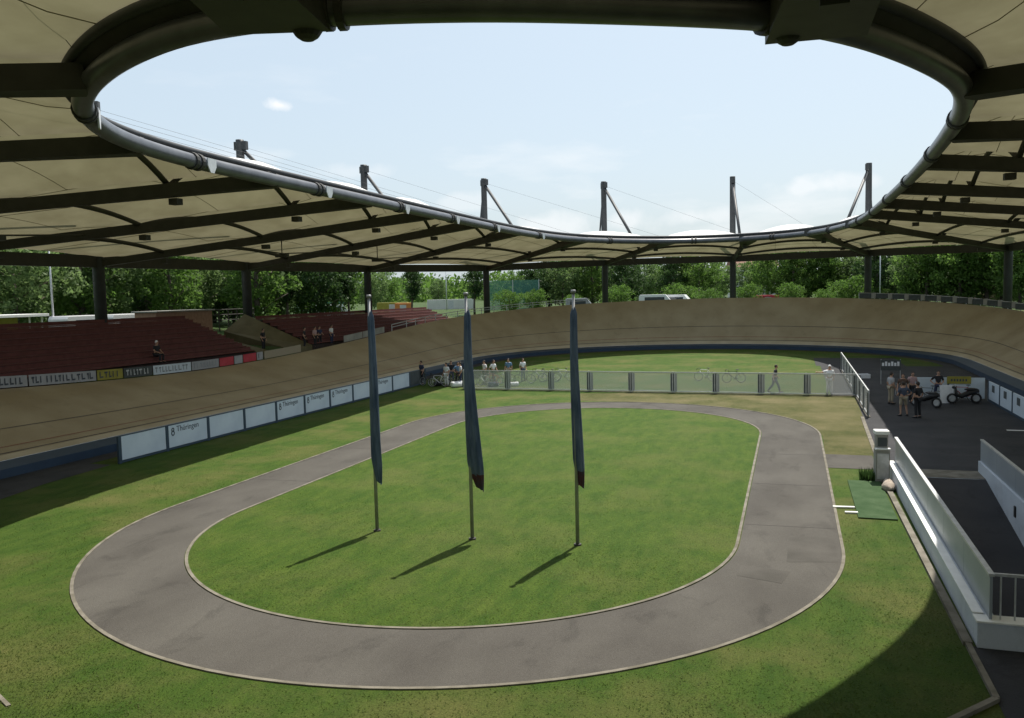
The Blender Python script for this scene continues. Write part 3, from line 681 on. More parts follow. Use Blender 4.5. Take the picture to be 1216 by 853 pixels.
# ------------------------------------------------------------------ ramp with side walls
fl = MB(); n_ = 10; rows = []
for i in range(n_+1):
    y = RY1-(RY1-10)*i/n_; z = -0.17*(RY1-y) if RY1-y < 14 else -0.17*14
    rows.append([(RX0, y, z-0.003), (RX1, y, z-0.003)])
struct(fl.grid(rows).build('ramp', M['asphalt']))
struct(MB().quad((3.36, 31.3, 0.0085), (6.34, 31.3, 0.0085), (6.34, 32.6, 0.0085), (3.36, 32.6, 0.0085)).build('pavement', M['kerb'])).location = (0, 0.75, 0)
rw = empty('ramp_wall', (3.2, 24, 0), 0, 'white ramp wall beside the lawn with a sunlit ledge and grey parapet panels', 'wall')
def rel(mb, o):
    l = o.location; mb.v = [(v[0]-l.x, v[1]-l.y, v[2]-l.z) for v in mb.v]; return mb
rel(MB().box(3.26, 3.60, 17.27, 31.9, -2.6, 0.52), rw).build('wall_base', M['white_wall'], rw, bevel=0.012)
rel(MB().box(3.24, 3.43, 17.31, 31.95, 0.523, 0.55), rw).build('ledge', M['white_paint'], rw, bevel=0.01)
for k in range(6):
    ya_ = 17.05+k*2.475; rel(MB().box(3.47, 3.52, ya_, ya_+2.465, 0.523, 1.34), rw).build('parapet_panel', M['panel'], rw, bevel=0.006)
rel(MB().bar((3.49, 17.0, 1.37), (3.49, 31.95, 1.37), 0.10, 0.05), rw).build('handrail', M['galv'], rw)
rw2 = empty('ramp_wall', (6.5, 24, 0), 0, 'long white ramp wall on the paddock side with grey parapet panels and small dark lamp', 'wall')
rel(MB().box(6.33, 6.6, 12.0, 33.3, -2.6, 0.40), rw2).build('wall_base', M['white_wall'], rw2, bevel=0.012)
for k in range(7):
    ya_ = 16.0+k*2.475; rel(MB().box(6.40, 6.46, ya_, ya_+2.465, 0.403, 1.12), rw2).build('parapet_panel', M['panel'], rw2, bevel=0.006)
rel(MB().bar((6.43, 16.0, 1.15), (6.43, 33.3, 1.15), 0.10, 0.05), rw2).build('handrail', M['galv'], rw2)
rel(MB().box(6.29, 6.33, 27.9, 28.05, -0.25, 0.08), rw2).build('wall_lamp', M['black'], rw2, bevel=0.01)
rw3 = empty('ramp_end_wall', (4.8, 17.1, 0), 0, 'low white wall with barred railing across the ramp mouth', 'wall')
rel(MB().box(3.26, 6.32, 16.95, 17.265, 0.0, 0.48), rw3).build('wall_base', M['white_wall'], rw3, bevel=0.012)
rel(MB().box(3.24, 6.32, 16.92, 17.305, 0.483, 0.522), rw3).build('ledge', M['white_paint'], rw3, bevel=0.01)
rb = MB(); rb.bar((3.55, 17.1, 1.36), (6.3, 17.1, 1.36), 0.06, 0.05)
for q in range(12): rb.tube([(3.66+q*0.235, 17.1, 0.5), (3.66+q*0.235, 17.1, 1.34)], 0.016, 6)
rel(rb, rw3).build('railing', M['galv'], rw3)
hr = empty('ramp_gate', (4.3, 20.5, -1.95), 0, 'small dark metal gate with a round sign standing on the ramp', 'gate')
gb = MB()
for q in range(5): gb.tube([(q*0.22, 0, 0), (q*0.22, 0, 1.15)], 0.02, 6)
gb.tube([(0, 0, 1.1), (0.9, 0, 1.1)], 0.025, 6); gb.tube([(0, 0, 0.15), (0.9, 0, 0.15)], 0.025, 6); gb.build('frame', M['galv'], hr)
MB().tube([(0.05, -0.03, 1.2), (0.05, 0.0, 1.2)], 0.16, 16).build('sign', M['black'], hr)

# ------------------------------------------------------------------ small things by the lawn
cb = empty('electric_cabinet', (2.95, 31.0, 0), 0.1, 'tall grey two-part cabinet with pale cap between the lawn and ramp', 'cabinet'); cb.scale = (0.84, 0.84, 1.0)
MB().box(-0.27, 0.27, -0.25, 0.25, 0, 1.12).build('lower_box', M['concrete'], cb, bevel=0.02)
MB().box(-0.21, 0.24, -0.02, 0.40, 0.0, 1.62).build('column', M['concrete'], cb, bevel=0.015)
MB().box(-0.26, 0.28, -0.10, 0.46, 1.625, 1.75).build('cap', M['white_paint'], cb, bevel=0.02)
MB().box(-0.29, 0.29, -0.27, -0.03, 1.123, 1.17).build('ledge', M['white_paint'], cb, bevel=0.01)
MB().box(-0.16, 0.19, -0.030, -0.022, 1.22, 1.52).build('vent', M['dark_board'], cb)
MB().box(-0.22, 0.22, -0.262, -0.252, 0.12, 1.0).build('door', M['galv'], cb, bevel=0.004)
for k, (x, y, s, lab) in enumerate(((3.05, 29.6, 0.34, 'rough brown stone lying nearest the camera at the cabinet'), (3.12, 30.35, 0.25, 'small brown stone against the white ramp wall'))):
    mb = MB().ball((0, 0, 0), s, 12, 8, (0.55, 1.15, 0.55)); mb.v = [(x_*(1+0.18*random.uniform(-1, 1)), y_*(1+0.18*random.uniform(-1, 1)), z_*(1+0.18*random.uniform(-1, 1))) for x_, y_, z_ in mb.v]
    o = mb.build('stone', M['stone'], None, smooth=True, weld=True); o.location = (x-0.02, y, s*0.40); o.rotation_euler = (0, 0, 0.3*k); tag(o, lab, 'stone')
mat_o = MB().box(-0.5, 0.55, -2.5, 2.5, 0.0, 0.03); mat_o = mat_o.build('turf_mat', M['turf'], None, bevel=0.01); mat_o.location = (2.35, 28.3, 0.012); tag(mat_o, 'bright green artificial turf mat laid on the lawn in front of the cabinet', 'mat')
for (x, y, ln, lab) in ((1.52, 26.95, 0.62, 'longer white plank lying between path and green mat'), (1.70, 26.35, 0.36, 'shorter white plank lying below the longer one beside the mat')):
    o = MB().box(-ln/2, ln/2, -0.06, 0.06, 0, 0.05).build('plank', M['white_paint'], None, bevel=0.008); o.location = (x, y, 0.006); o.rotation_euler = (0, 0, 0.1); tag(o, lab, 'plank')

# plants
def blades(mb, n, r, h, w):
    for _ in range(n):
        a = random.uniform(0, 2*pi); rr = r*random.random()**0.5; x, y = rr*cos(a), rr*sin(a); b_ = random.uniform(0, 2*pi); ln = h*random.uniform(0.5, 1.1); tl = random.uniform(0.1, 0.6)*ln
        mb.tri((x-w*sin(b_), y+w*cos(b_), 0), (x+w*sin(b_), y-w*cos(b_), 0), (x+tl*cos(b_), y+tl*sin(b_), ln))
mb = MB(); blades(mb, 260, 0.28, 0.4, 0.03); o = mb.build('shrub', M['leaf_b']); o.location = (2.55, 31.1, 0); tag(o, 'dark leafy tuft growing at the foot of the cabinet', 'plant')

# ------------------------------------------------------------------ grandstands
def stand(ya_, yb_, label, rows_n=9):
    o = empty('grandstand', (-37.9, ya_, 2.5), 0, label, 'grandstand')
    ln = yb_-ya_; dz, dx = 0.30, 0.72
    body = MB()
    for i in range(rows_n):
        body.box(-dx*(i+1), -dx*i, 0, ln, -0.6, 0.35+dz*i)
    body.build('stand_body', M['riser'], o)
    for i in range(rows_n):
        MB().box(-dx*i-0.46, -dx*i-0.08, 0.02, ln-0.02, 0.35+dz*i+0.10, 0.35+dz*i+0.17).build('bench', M['seat'], o)
        bb = MB()
        bb.box(-dx*i-0.50, -dx*i-0.465, 0.02, ln-0.02, 0.35+dz*i+0.175, 0.35+dz*i+0.40); bb.build('bench_back', M['seat'], o)
    return o
stand(8.0, 53.5, 'long red bench grandstand on the left behind the track')
stand(61.4, 97.0, 'red bench grandstand further away, beyond the earth bank gap', 8)
# gap between the stands with earth bank
for (ya_, s_, lab) in ((53.55, 1, 'khaki earth bank sloping down at the right end of the near grandstand'), (61.3, -1, 'khaki earth bank sloping down at the left end of the far grandstand')):
    mb = MB(); w = 2.6*s_
    P = [(-37.9, ya_, 2.85), (-44.4, ya_, 5.55), (-44.6, ya_+w, 4.2), (-37.9, ya_+w, 2.6), (-44.6, ya_, 2.2), (-37.9, ya_, 2.2), (-44.6, ya_+w, 2.2), (-37.9, ya_+w, 2.2)]
    mb.v = P; mb.f = [(0, 1, 2, 3), (5, 4, 1, 0), (3, 2, 6, 7), (1, 4, 6, 2), (0, 3, 7, 5)]
    tag(mb.build('earth_bank', M['khaki'], None), lab, 'earth bank')
pb = empty('press_box', (-45.0, 54.6, 4.0), 0, 'low brown box building behind the top row of the near grandstand', 'building')
MB().box(-2, 0, -3.2, 3.2, 0, 1.95).build('wall', M['brick'], pb, bevel=0.02); MB().box(-2.2, 0.2, -3.35, 3.35, 1.953, 2.06).build('roof', M['concrete'], pb, bevel=0.02)
rl = empty('top_railing', (-45.4, 58.0, 4.1), 0, 'dark railing at the head of the gap between the grandstands', 'railing')
rb = MB()
for q in range(6): rb.tube([(0, q*1.2, 0), (0, q*1.2, 1.9)], 0.05, 6)
for z in (1.0, 1.45, 1.88): rb.tube([(0, 0, z), (0, 6, z)], 0.05, 6)
rb.build('rails', M['steel'], rl)

# ------------------------------------------------------------------ rim barrier + banners
rimpts = [track_point(p, TRACK_W) for p in IN]
bar_ = empty('rim_barrier', (-8.1, 46, 0), 0, 'grey railing along the upper rim of the banked track', 'railing')
P = [(t[0]+p[2]*0.12+8.1, t[1]+p[3]*0.12-46, t[2]+0.60) for t, p in zip(rimpts, IN)]
seg = [q for q in P if q[1]+46 > 71 and (q[0]-8.1 < -22 or q[0]-8.1 > 6)]
left = [q for q in seg if q[0] < 0]; right = [q for q in seg if q[0] > 0]
for grp_ in (left, right):
    for dz_, r_ in ((0, 0.04), (-0.25, 0.03)): MB().tube([(x, y, z+dz_) for x, y, z in grp_], r_, 6).build('rail', M['galv'], bar_, smooth=True)
    for x, y, z in grp_: MB().tube([(x, y, z-0.7), (x, y, z)], 0.04, 6).build('post', M['galv'], bar_)
def banner_at(y, ln, colour, marks, label, mark_mat='print', h=0.56):
    """banner hung on the rail of the left straight, from y to y+ln"""
    n = 5; o = None
    p = (CX-R_IN, y, -1, 0); t0_ = track_point(p, TRACK_W)
    o = empty('rail_banner', (t0_[0]+0.02, y, t0_[2]+0.06), 0, label, 'banner', 'banners on the rail of the left straight')
    rows = []
    for zz in (0, h):
        r = []
        for i in range(n+1):
            yy = y+ln*i/n; t = track_point((CX-R_IN, yy, -1, 0), TRACK_W); r.append((t[0]-t0_[0], yy-y, t[2]-t0_[2]+zz))
        rows.append(r)
    b_ = MB().grid(rows).build('cloth', M[colour], o); b_.modifiers.new('thick', 'SOLIDIFY').thickness = 0.012
    if marks:
        mk = MB(); x_ = 0.15
        while x_ < ln-0.3:
            w = random.uniform(0.10, 0.26); t = track_point((CX-R_IN, y+x_, -1, 0), TRACK_W); dz_ = t[2]-t0_[2]; xo = t[0]-t0_[0]+0.02
            kind = random.random()
            if kind < 0.4: mk.box(xo, xo+0.006, x_, x_+0.06, dz_+0.12, dz_+0.46)
            elif kind < 0.75: mk.box(xo, xo+0.006, x_, x_+w, dz_+0.12, dz_+0.20); mk.box(xo, xo+0.006, x_, x_+0.06, dz_+0.21, dz_+0.46)
            else: mk.box(xo, xo+0.006, x_, x_+w, dz_+0.36, dz_+0.45); mk.box(xo, xo+0.006, x_+w*0.4, x_+w*0.4+0.05, dz_+0.12, dz_+0.355)
            x_ += w+random.uniform(0.06, 0.16)
        mk.build('lettering', M[mark_mat], o)
    return o
banner_at(28.0, 4.6, 'banner', True, 'long white banner with dark lettering at the left end of the rail')
banner_at(32.7, 4.4, 'banner', True, 'white banner with dark lettering just left of the yellow banner')
banner_at(37.2, 1.9, 'yellow', True, 'yellow banner on the rail below the red grandstand')
banner_at(39.2, 2.3, 'dark_board', True, 'dark grey banner between the yellow and a white banner', 'galv')
banner_at(41.6, 3.4, 'board', True, 'pale blue-white banner just right of the dark grey banner', 'panel')
banner_at(45.1, 2.7, 'banner', True, 'white banner just left of the first red banner', 'panel')
banner_at(47.9, 1.5, 'red', False, 'first plain red banner on the rail, left of a small white one')
banner_at(49.5, 0.9, 'banner', False, 'small white banner between two red banners')
banner_at(50.5, 1.5, 'red', False, 'second plain red banner on the rail, right of a small white one')
banner_at(52.1, 0.7, 'banner', True, 'small white banner right of the last red banner')
banner_at(53.0, 4.8, 'beige', False, 'plain beige banner on the rail below the earth bank')
banner_at(64.4, 3.2, 'concrete', False, 'plain grey banner just right of the rail gap with people')
banner_at(67.7, 4.0, 'concrete', False, 'longer plain grey banner before the rail turns into the far bend')
# dark pads on the far right of the rim
aa = [a for a in range(34, 92, 4)]
for q, a in enumerate(aa):
    A_ = radians(90-a); pts_ = []
    for d_ in (0, 4.0):
        a2 = radians(a+d_); p = (CX+R_IN*sin(a2), YB+R_IN*cos(a2), sin(a2), cos(a2)); pts_.append(Vector(track_point(p, TRACK_W)))
    d = pts_[1]-pts_[0]; rz = atan2(d.y, d.x)
    o = empty('rim_pad', pts_[0]+Vector((0, 0, 0.03)), rz, 'dark rim board of the far right bend, %s in its row from the left' % ORD[q], 'board', 'dark boards on the far right rim')
    MB().box(0.0, d.length*0.72, -0.04, 0.04, 0, 0.52).build('panel', M['dark_board'], o, bevel=0.01)
    MB().box(d.length*0.72+0.03, d.length*0.99, -0.06, 0.05, -0.05, 0.56).build('post', M['concrete'], o, bevel=0.01)

# ------------------------------------------------------------------ people
def skin_mesh(joints, edges, root):
    me = bpy.data.meshes.new('body'); me.from_pydata([j[0] for j in joints], edges, []); me.update()
    o = bpy.data.objects.new('body_tmp', me); COL.objects.link(o)
    sk = o.modifiers.new('skin', 'SKIN'); sk.use_smooth_shade = True
    lay = me.skin_vertices[0].data if me.skin_vertices else None
    if lay is None:
        bm = bmesh.new(); bm.from_mesh(me); bm.verts.layers.skin.verify(); bm.to_mesh(me); bm.free(); lay = me.skin_vertices[0].data
    for i, j in enumerate(joints):
        lay[i].radius = (j[1], j[2] if len(j) > 2 else j[1]); lay[i].use_root = (i == root)
    sub = o.modifiers.new('sub', 'SUBSURF'); sub.levels = 1; sub.render_levels = 1
    bpy.context.view_layer.update()
    r = bpy.data.meshes.new_from_object(o.evaluated_get(bpy.context.evaluated_depsgraph_get()))
    bpy.data.objects.remove(o); return r
POSES = {
 'stand': dict(hipL=(0.10,0,0.93), kneeL=(0.11,0.02,0.50), ankL=(0.12,-0.02,0.09), toeL=(0.13,0.16,0.04), hipR=(-0.10,0,0.93), kneeR=(-0.11,0.02,0.50), ankR=(-0.12,-0.02,0.09), toeR=(-0.14,0.16,0.04),
               elL=(0.27,-0.03,1.13), wrL=(0.27,0.10,0.90), elR=(-0.27,-0.03,1.13), wrR=(-0.25,0.10,0.90)),
 'walk': dict(hipL=(0.09,0,0.92), kneeL=(0.10,0.20,0.52), ankL=(0.10,0.30,0.11), toeL=(0.10,0.47,0.09), hipR=(-0.09,0,0.92), kneeR=(-0.10,-0.10,0.50), ankR=(-0.10,-0.38,0.16), toeR=(-0.10,-0.24,0.04),
              elL=(0.25,-0.16,1.14), wrL=(0.25,-0.10,0.90), elR=(-0.25,0.10,1.14), wrR=(-0.22,0.26,0.96)),
 'akimbo': dict(hipL=(0.10,0,0.93), kneeL=(0.16,0.03,0.50), ankL=(0.20,-0.02,0.09), toeL=(0.23,0.15,0.04), hipR=(-0.10,0,0.93), kneeR=(-0.13,0.02,0.50), ankR=(-0.14,-0.02,0.09), toeR=(-0.18,0.15,0.04),
               elL=(0.42,-0.06,1.17), wrL=(0.22,0.08,1.03), elR=(-0.27,0.02,1.13), wrR=(-0.18,0.26,1.06)),
 'reach': dict(hipL=(0.10,0,0.93), kneeL=(0.11,0.02,0.50), ankL=(0.12,-0.02,0.09), toeL=(0.13,0.16,0.04), hipR=(-0.10,0,0.93), kneeR=(-0.11,0.02,0.50), ankR=(-0.12,-0.02,0.09), toeR=(-0.14,0.16,0.04),
               elL=(0.43,0.06,1.34), wrL=(0.68,0.12,1.36), elR=(-0.27,-0.03,1.13), wrR=(-0.20,0.15,0.98)),
 'sit': dict(hipL=(0.10,0,0.50), kneeL=(0.14,0.42,0.50), ankL=(0.14,0.38,0.09), toeL=(0.15,0.55,0.04), hipR=(-0.10,0,0.50), kneeR=(-0.14,0.42,0.50), ankR=(-0.14,0.38,0.09), toeR=(-0.15,0.55,0.04),
               elL=(0.27,0.10,0.74), wrL=(0.14,0.34,0.62), elR=(-0.27,0.10,0.74), wrR=(-0.14,0.34,0.62)),
}
def person(pose, loc, rz, shirt, legs, label, group=None, hair='hair', height=1.75, short=False):
    P = dict(POSES[pose]); zo = -0.43 if pose == 'sit' else 0.0
    lean = 0.06 if pose in ('walk', 'sit') else 0.0
    o = empty('person', loc, rz, label, 'person', group); s = height/1.75; o.scale = (s, s, s)
    pel = (0, 0, 0.97+zo); spi = (0, 0.01+lean*0.4, 1.15+zo); che = (0, 0.0+lean*0.8, 1.36+zo); nek = (0, 0.01+lean, 1.50+zo); hb = (0, 0.03+lean, 1.58+zo)
    shL = (0.185, lean*0.9, 1.42+zo); shR = (-0.185, lean*0.9, 1.42+zo)
    def hand(w, el):
        d = (Vector(w)-Vector(el)).normalized(); return d
    J = [(pel, 0.135, 0.10), (spi, 0.125, 0.095), (che, 0.155, 0.11), (nek, 0.058), (hb, 0.055), (shL, 0.065), (P['elL'], 0.042), (P['wrL'], 0.028), (shR, 0.065), (P['elR'], 0.042), (P['wrR'], 0.028),
         (P['hipL'], 0.088), (P['kneeL'], 0.058), (P['ankL'], 0.040), (P['toeL'], 0.038), (P['hipR'], 0.088), (P['kneeR'], 0.058), (P['ankR'], 0.040), (P['toeR'], 0.038)]
    E = [(0,1),(1,2),(2,3),(3,4),(2,5),(5,6),(6,7),(2,8),(8,9),(9,10),(0,11),(11,12),(12,13),(13,14),(0,15),(15,16),(16,17),(17,18)]
    body = skin_mesh(J, E, 0)
    mb = MB(); mb.v = [tuple(v.co) for v in body.vertices]; mb.f = [tuple(p.vertices) for p in body.polygons]; bpy.data.meshes.remove(body)
    hc = Vector((0, 0.035+lean, 1.645+zo)); mb.ball(hc, 0.10, 12, 9, (0.80, 0.95, 1.18)); mb.ball(hc+Vector((0, 0.10, -0.015)), 0.018, 6, 4, (0.8, 1.2, 1.3))
    for q in (-1, 1): mb.ball(hc+Vector((0.08*q, -0.01, 0)), 0.022, 6, 4, (0.5, 0.8, 1.3))
    for wn, en, sg_ in (('wrL', 'elL', 1), ('wrR', 'elR', -1)):
        w = Vector(P[wn]); d = (w-Vector(P[en])).normalized(); sd_ = d.cross(Vector((0, 0, 1)))
        sd_ = Vector((0, 1, 0)) if sd_.length < 0.2 else sd_.normalized()
        mb.tube([w-d*0.01, w+d*0.045, w+d*0.085], [0.026, 0.040, 0.036], 8)
        for q in range(4):
            b_ = w+d*0.08+sd_*(0.018*(q-1.5)); ln = (0.066, 0.078, 0.072, 0.055)[q]; bend = Vector((-sg_*0.02, 0, 0)); mb.tube([b_, b_+d*ln*0.55, b_+d*ln+bend], [0.010, 0.009, 0.007], 5)
        b_ = w+d*0.03+sd_*0.035; mb.tube([b_, b_+sd_*0.025+d*0.03, b_+sd_*0.025+d*0.06], [0.012, 0.010, 0.008], 5)
    mb.build('body', M['skin'], o, smooth=True)
    # clothes
    J2 = [(pel, 0.150, 0.115), (spi, 0.142, 0.110), (che, 0.172, 0.125), ((0, 0.01+lean, 1.465+zo), 0.075), (shL, 0.080), (tuple(Vector(shL).lerp(Vector(P['elL']), 0.8)), 0.062), (shR, 0.080), (tuple(Vector(shR).lerp(Vector(P['elR']), 0.8)), 0.062)]
    sm = skin_mesh(J2, [(0,1),(1,2),(2,3),(2,4),(4,5),(2,6),(6,7)], 0); so2 = bpy.data.objects.new('shirt', sm); COL.objects.link(so2); so2.parent = o; sm.materials.clear(); sm.materials.append(M[shirt])
    kx = 0.85 if short else 1.0
    lL = tuple(Vector(P['kneeL']).lerp(Vector(P['hipL']), 0.1)) if short else P['ankL']; lR = tuple(Vector(P['kneeR']).lerp(Vector(P['hipR']), 0.1)) if short else P['ankR']
    if short:
        J3 = [((0, 0, 0.98+zo), 0.150, 0.118), (P['hipL'], 0.105), (lL, 0.085), (P['hipR'], 0.105), (lR, 0.085)]; E3 = [(0,1),(1,2),(0,3),(3,4)]
    else:
        J3 = [((0, 0, 0.98+zo), 0.150, 0.118), (P['hipL'], 0.105), (P['kneeL'], 0.076), (tuple(Vector(P['ankL'])+Vector((0, 0, 0.02))), 0.066), (P['hipR'], 0.105), (P['kneeR'], 0.076), (tuple(Vector(P['ankR'])+Vector((0, 0, 0.02))), 0.066)]; E3 = [(0,1),(1,2),(2,3),(0,4),(4,5),(5,6)]
    tm = skin_mesh(J3, E3, 0); to2 = bpy.data.objects.new('trousers', tm); COL.objects.link(to2); to2.parent = o; tm.materials.clear(); tm.materials.append(M[legs])
    MB().ball(hc+Vector((0, -0.018, 0.03)), 0.106, 12, 9, (0.84, 0.93, 1.05)).build('hair', M[hair], o, smooth=True)
    eb = MB()
    for q in (-1, 1): eb.ball(hc+Vector((0.032*q, 0.088, 0.012)), 0.012, 6, 4)
    eb.build('eyes', M['black'], o, smooth=True)
    for a, t in (('ankL', 'toeL'), ('ankR', 'toeR')):
        A_, T_ = Vector(P[a]), Vector(P[t]); MB().tube([A_+(A_-T_)*0.35-Vector((0, 0, 0.04)), A_.lerp(T_, 0.4)-Vector((0, 0, 0.02)), T_+(T_-A_)*0.15], [0.045, 0.052, 0.036], 8).build('shoe', M['black'], o, smooth=True)
    return o
person('walk', (-1.0, 56.0, 0), radians(-80), 'cloth_black', 'cloth_navy', 'person in dark clothes walking along behind the infield fence', height=1.8)
person('reach', (2.25, 55.35, 0), radians(185), 'cloth_white', 'cloth_white', 'person in all white clothes reaching along the infield fence rail', hair='cloth_white', height=1.86)
pg = 'people standing in the paddock'
person('stand', (5.35, 51.6, 0), radians(-60), 'banner', 'beige', 'person in pale grey shirt and beige trousers on the left of the paddock group', pg, height=1.8)
person('akimbo', (5.45, 46.9, 0), radians(20), 'denim', 'beige', 'person in blue shirt and beige shorts beside the one in black', pg, short=True)
person('stand', (6.05, 46.3, 0), radians(40), 'cloth_black', 'cloth_black', 'person in black clothes nearest the camera in the paddock group', pg, height=1.82)
person('stand', (5.9, 51.0, 0), radians(170), 'cloth_brown', 'cloth_black', 'person in brown jacket with dark trousers behind the one in blue', pg, height=1.78)
person('stand', (6.55, 52.4, 0), radians(190), 'cloth_pink', 'cloth_black', 'person in pink shirt at the right of the paddock group', pg)
person('akimbo', (8.0, 53.2, 0), radians(170), 'cloth_black', 'cloth_navy', 'person in black shirt standing before the white paddock boards', pg)
person('sit', (-38.35, 43.6, 2.88), radians(-90), 'cloth_black', 'cloth_black', 'person in black with white cap sitting on the lowest red bench', hair='cloth_white', height=1.85)
rg = 'people at the gap in the left rail'
person('stand', (-38.2, 60.6, 2.62), radians(-70), 'cloth_black', 'cloth_black', 'person in black at the left of the rail gap', rg)
person('stand', (-38.0, 61.9, 2.62), radians(-90), 'cloth_pink', 'cloth_black', 'person in pale pink shirt standing in the rail gap', rg)
person('akimbo', (-38.1, 62.8, 2.62), radians(-110), 'cloth_navy', 'cloth_black', 'person in navy top with hand on hip in the rail gap', rg)
person('stand', (-38.0, 64.6, 2.65), radians(-90), 'cloth_white', 'cloth_navy', 'person in white shirt and navy trousers behind the grey banner', rg)
person('stand', (-39.4, 56.6, 2.7), radians(-90), 'cloth_black', 'cloth_black', 'person in black standing between the two earth banks', rg)
bgp = 'people beside the bicycles'
person('stand', (-24.2, 57.3, 0), radians(160), 'cloth_white', 'cloth_white', 'person in all white clothes beside the dark end board', bgp)
person('akimbo', (-23.5, 57.9, 0), radians(200), 'cloth_blue', 'cloth_black', 'person in blue shirt and black trousers among the bicycles', bgp)
person('stand', (-22.0, 59.5, 0), radians(140), 'cloth_white', 'cloth_black', 'person in white shirt and black trousers among the bicycles', bgp)
person('stand', (-19.6, 61.5, 0), radians(230), 'cloth_white', 'denim', 'person in white shirt and blue trousers right of the middle flag', bgp)

# ------------------------------------------------------------------ bicycles
def make_bike(frame_mat):
    o = empty('bicycle', (0, 0, 0), 0)
    for y in (-0.50, 0.50):
        w = empty('wheel', (0, y, 0.34)); w.parent = o
        MB().torus((0, 0, 0), 0.325, 0.016, 'x', 26, 6).build('tyre', M['black'], w, smooth=True)
        MB().torus((0, 0, 0), 0.295, 0.012, 'x', 26, 5).build('rim', M['galv'], w, smooth=True)
        sp = MB()
        for q in range(12): a = pi*q/6; sp.tube([(0.01*(-1)**q, 0, 0), (0, 0.295*cos(a), 0.295*sin(a))], 0.0025, 4)
        sp.tube([(-0.05, 0, 0), (0.05, 0, 0)], 0.02, 8); sp.build('spokes', M['galv'], w)
    f = MB(); bb_ = (0, -0.08, 0.28); st = (0, -0.22, 0.82); hd = (0, 0.36, 0.84); hd2 = (0, 0.40, 0.70); re = (0, -0.5, 0.34); fr = (0, 0.5, 0.34)
    for a, b_, r in ((bb_, st, 0.016), (st, hd, 0.015), (bb_, hd2, 0.018), (hd, hd2, 0.018), (hd2, fr, 0.012), (bb_, re, 0.011), (st, re, 0.009)): f.tube([a, b_], r, 8)
    f.build('frame', M[frame_mat], o, smooth=True)
    h = MB(); h.tube([hd, (0, 0.36, 0.92), (0, 0.44, 0.94)], 0.012, 6); h.tube([(-0.21, 0.58, 0.80), (-0.21, 0.60, 0.90), (-0.2, 0.46, 0.94), (0.2, 0.46, 0.94), (0.21, 0.60, 0.90), (0.21, 0.58, 0.80)], 0.013, 6); h.build('handlebar', M['black'], o, smooth=True)
    s_ = MB(); s_.tube([st, (0, -0.24, 0.93)], 0.013, 6); s_.ball((0, -0.24, 0.95), 0.10, 10, 6, (0.62, 1.35, 0.28)); s_.build('saddle', M['black'], o, smooth=True)
    c = MB(); c.tube([(-0.1, -0.08, 0.28), (0.1, -0.08, 0.28)], 0.02, 8); c.torus((0.04, -0.08, 0.28), 0.09, 0.008, 'x', 18, 5); c.tube([(0.07, -0.08, 0.28), (0.07, 0.02, 0.15)], 0.01, 6); c.tube([(-0.07, -0.08, 0.28), (-0.07, -0.18, 0.41)], 0.01, 6); c.build('crankset', M['black'], o, smooth=True)
    return o
bw = make_bike('cloth_white'); bk = make_bike('black'); br = make_bike('red')
bikes = [(bw, (-24.6, 58.5, 0), 1.9, 'white racing bicycle beside the person in white clothes'), (bk, (-22.9, 58.7, 0), 1.4, 'black racing bicycle beside the person in blue'),
         (br, (-21.2, 58.8, 0), 1.9, 'red framed bicycle nearest the infield fence left of the flag')]
grp = 'racing bicycles behind the left end of the infield fence'
for o, l_, r_, lab in bikes: o.location = l_; o.rotation_euler = (0, radians(6), r_); tag(o, lab, 'bicycle', grp)
more = [(bw, (-20.4, 60.2, 0), 1.2, 'white bicycle directly behind the middle flag'), (bk, (-19.0, 60.0, 0), 1.7, 'black bicycle left of the person in white shirt and blue trousers'), (bw, (-18.3, 61.8, 0), 1.35, 'white bicycle right of the person in blue trousers'),
        (bk, (-17.4, 61.2, 0), 1.8, 'black bicycle closest to the open lawn, right end of the group'), (bk, (-21.9, 60.6, 0), 1.1, 'black bicycle behind the person in white shirt and black trousers'), (bw, (-16.6, 62.4, 0), 1.5, 'white bicycle at the far right end of the bicycle group')]
for o, l_, r_, lab in more: c = copy_tree(o, l_, None, lab, grp); c.rotation_euler = (0, radians(random.uniform(-6, 6)), r_)
for o, l_, r_, lab in ((bk, (-3.9, 62.0, 0), 1.75, 'black bicycle standing alone on the lawn behind the fence'), (bw, (-6.0, 63.0, 0), 1.4, 'white bicycle standing alone on the lawn behind the fence'), (bk, (7.4, 52.6, 0), 1.5, 'black bicycle parked before the white paddock boards'), (br, (9.3, 53.2, 0), 1.6, 'red bicycle leaning at the paddock corner board')):
    copy_tree(o, l_, r_, lab)
for px, py, dy, ps, sh, lg, rz_, lab in ((497, 458, 1.5, 'stand', 'cloth_navy', 'cloth_black', 150, 'person in navy top and black trousers just right of the dark end board'), (530, 459, 2.5, 'akimbo', 'cloth_black', 'denim', 200, 'person in black shirt and blue trousers left of the middle flag'),
        (545, 460, 1.0, 'stand', 'cloth_white', 'cloth_navy', 120, 'person in white shirt and navy trousers touching the left edge of the middle flag'), (577, 459, 4.0, 'walk', 'cloth_white', 'cloth_black', 250, 'person in white shirt walking behind the bicycles right of the middle flag'), (592, 458, 6.0, 'stand', 'cloth_blue', 'beige', 180, 'person in blue shirt and beige trousers behind the first fence post')):
    p = gp(px, py); person(ps, (p.x, p.y+dy*0.4, 0), radians(rz_), sh, lg, lab, bgp, height=1.8)
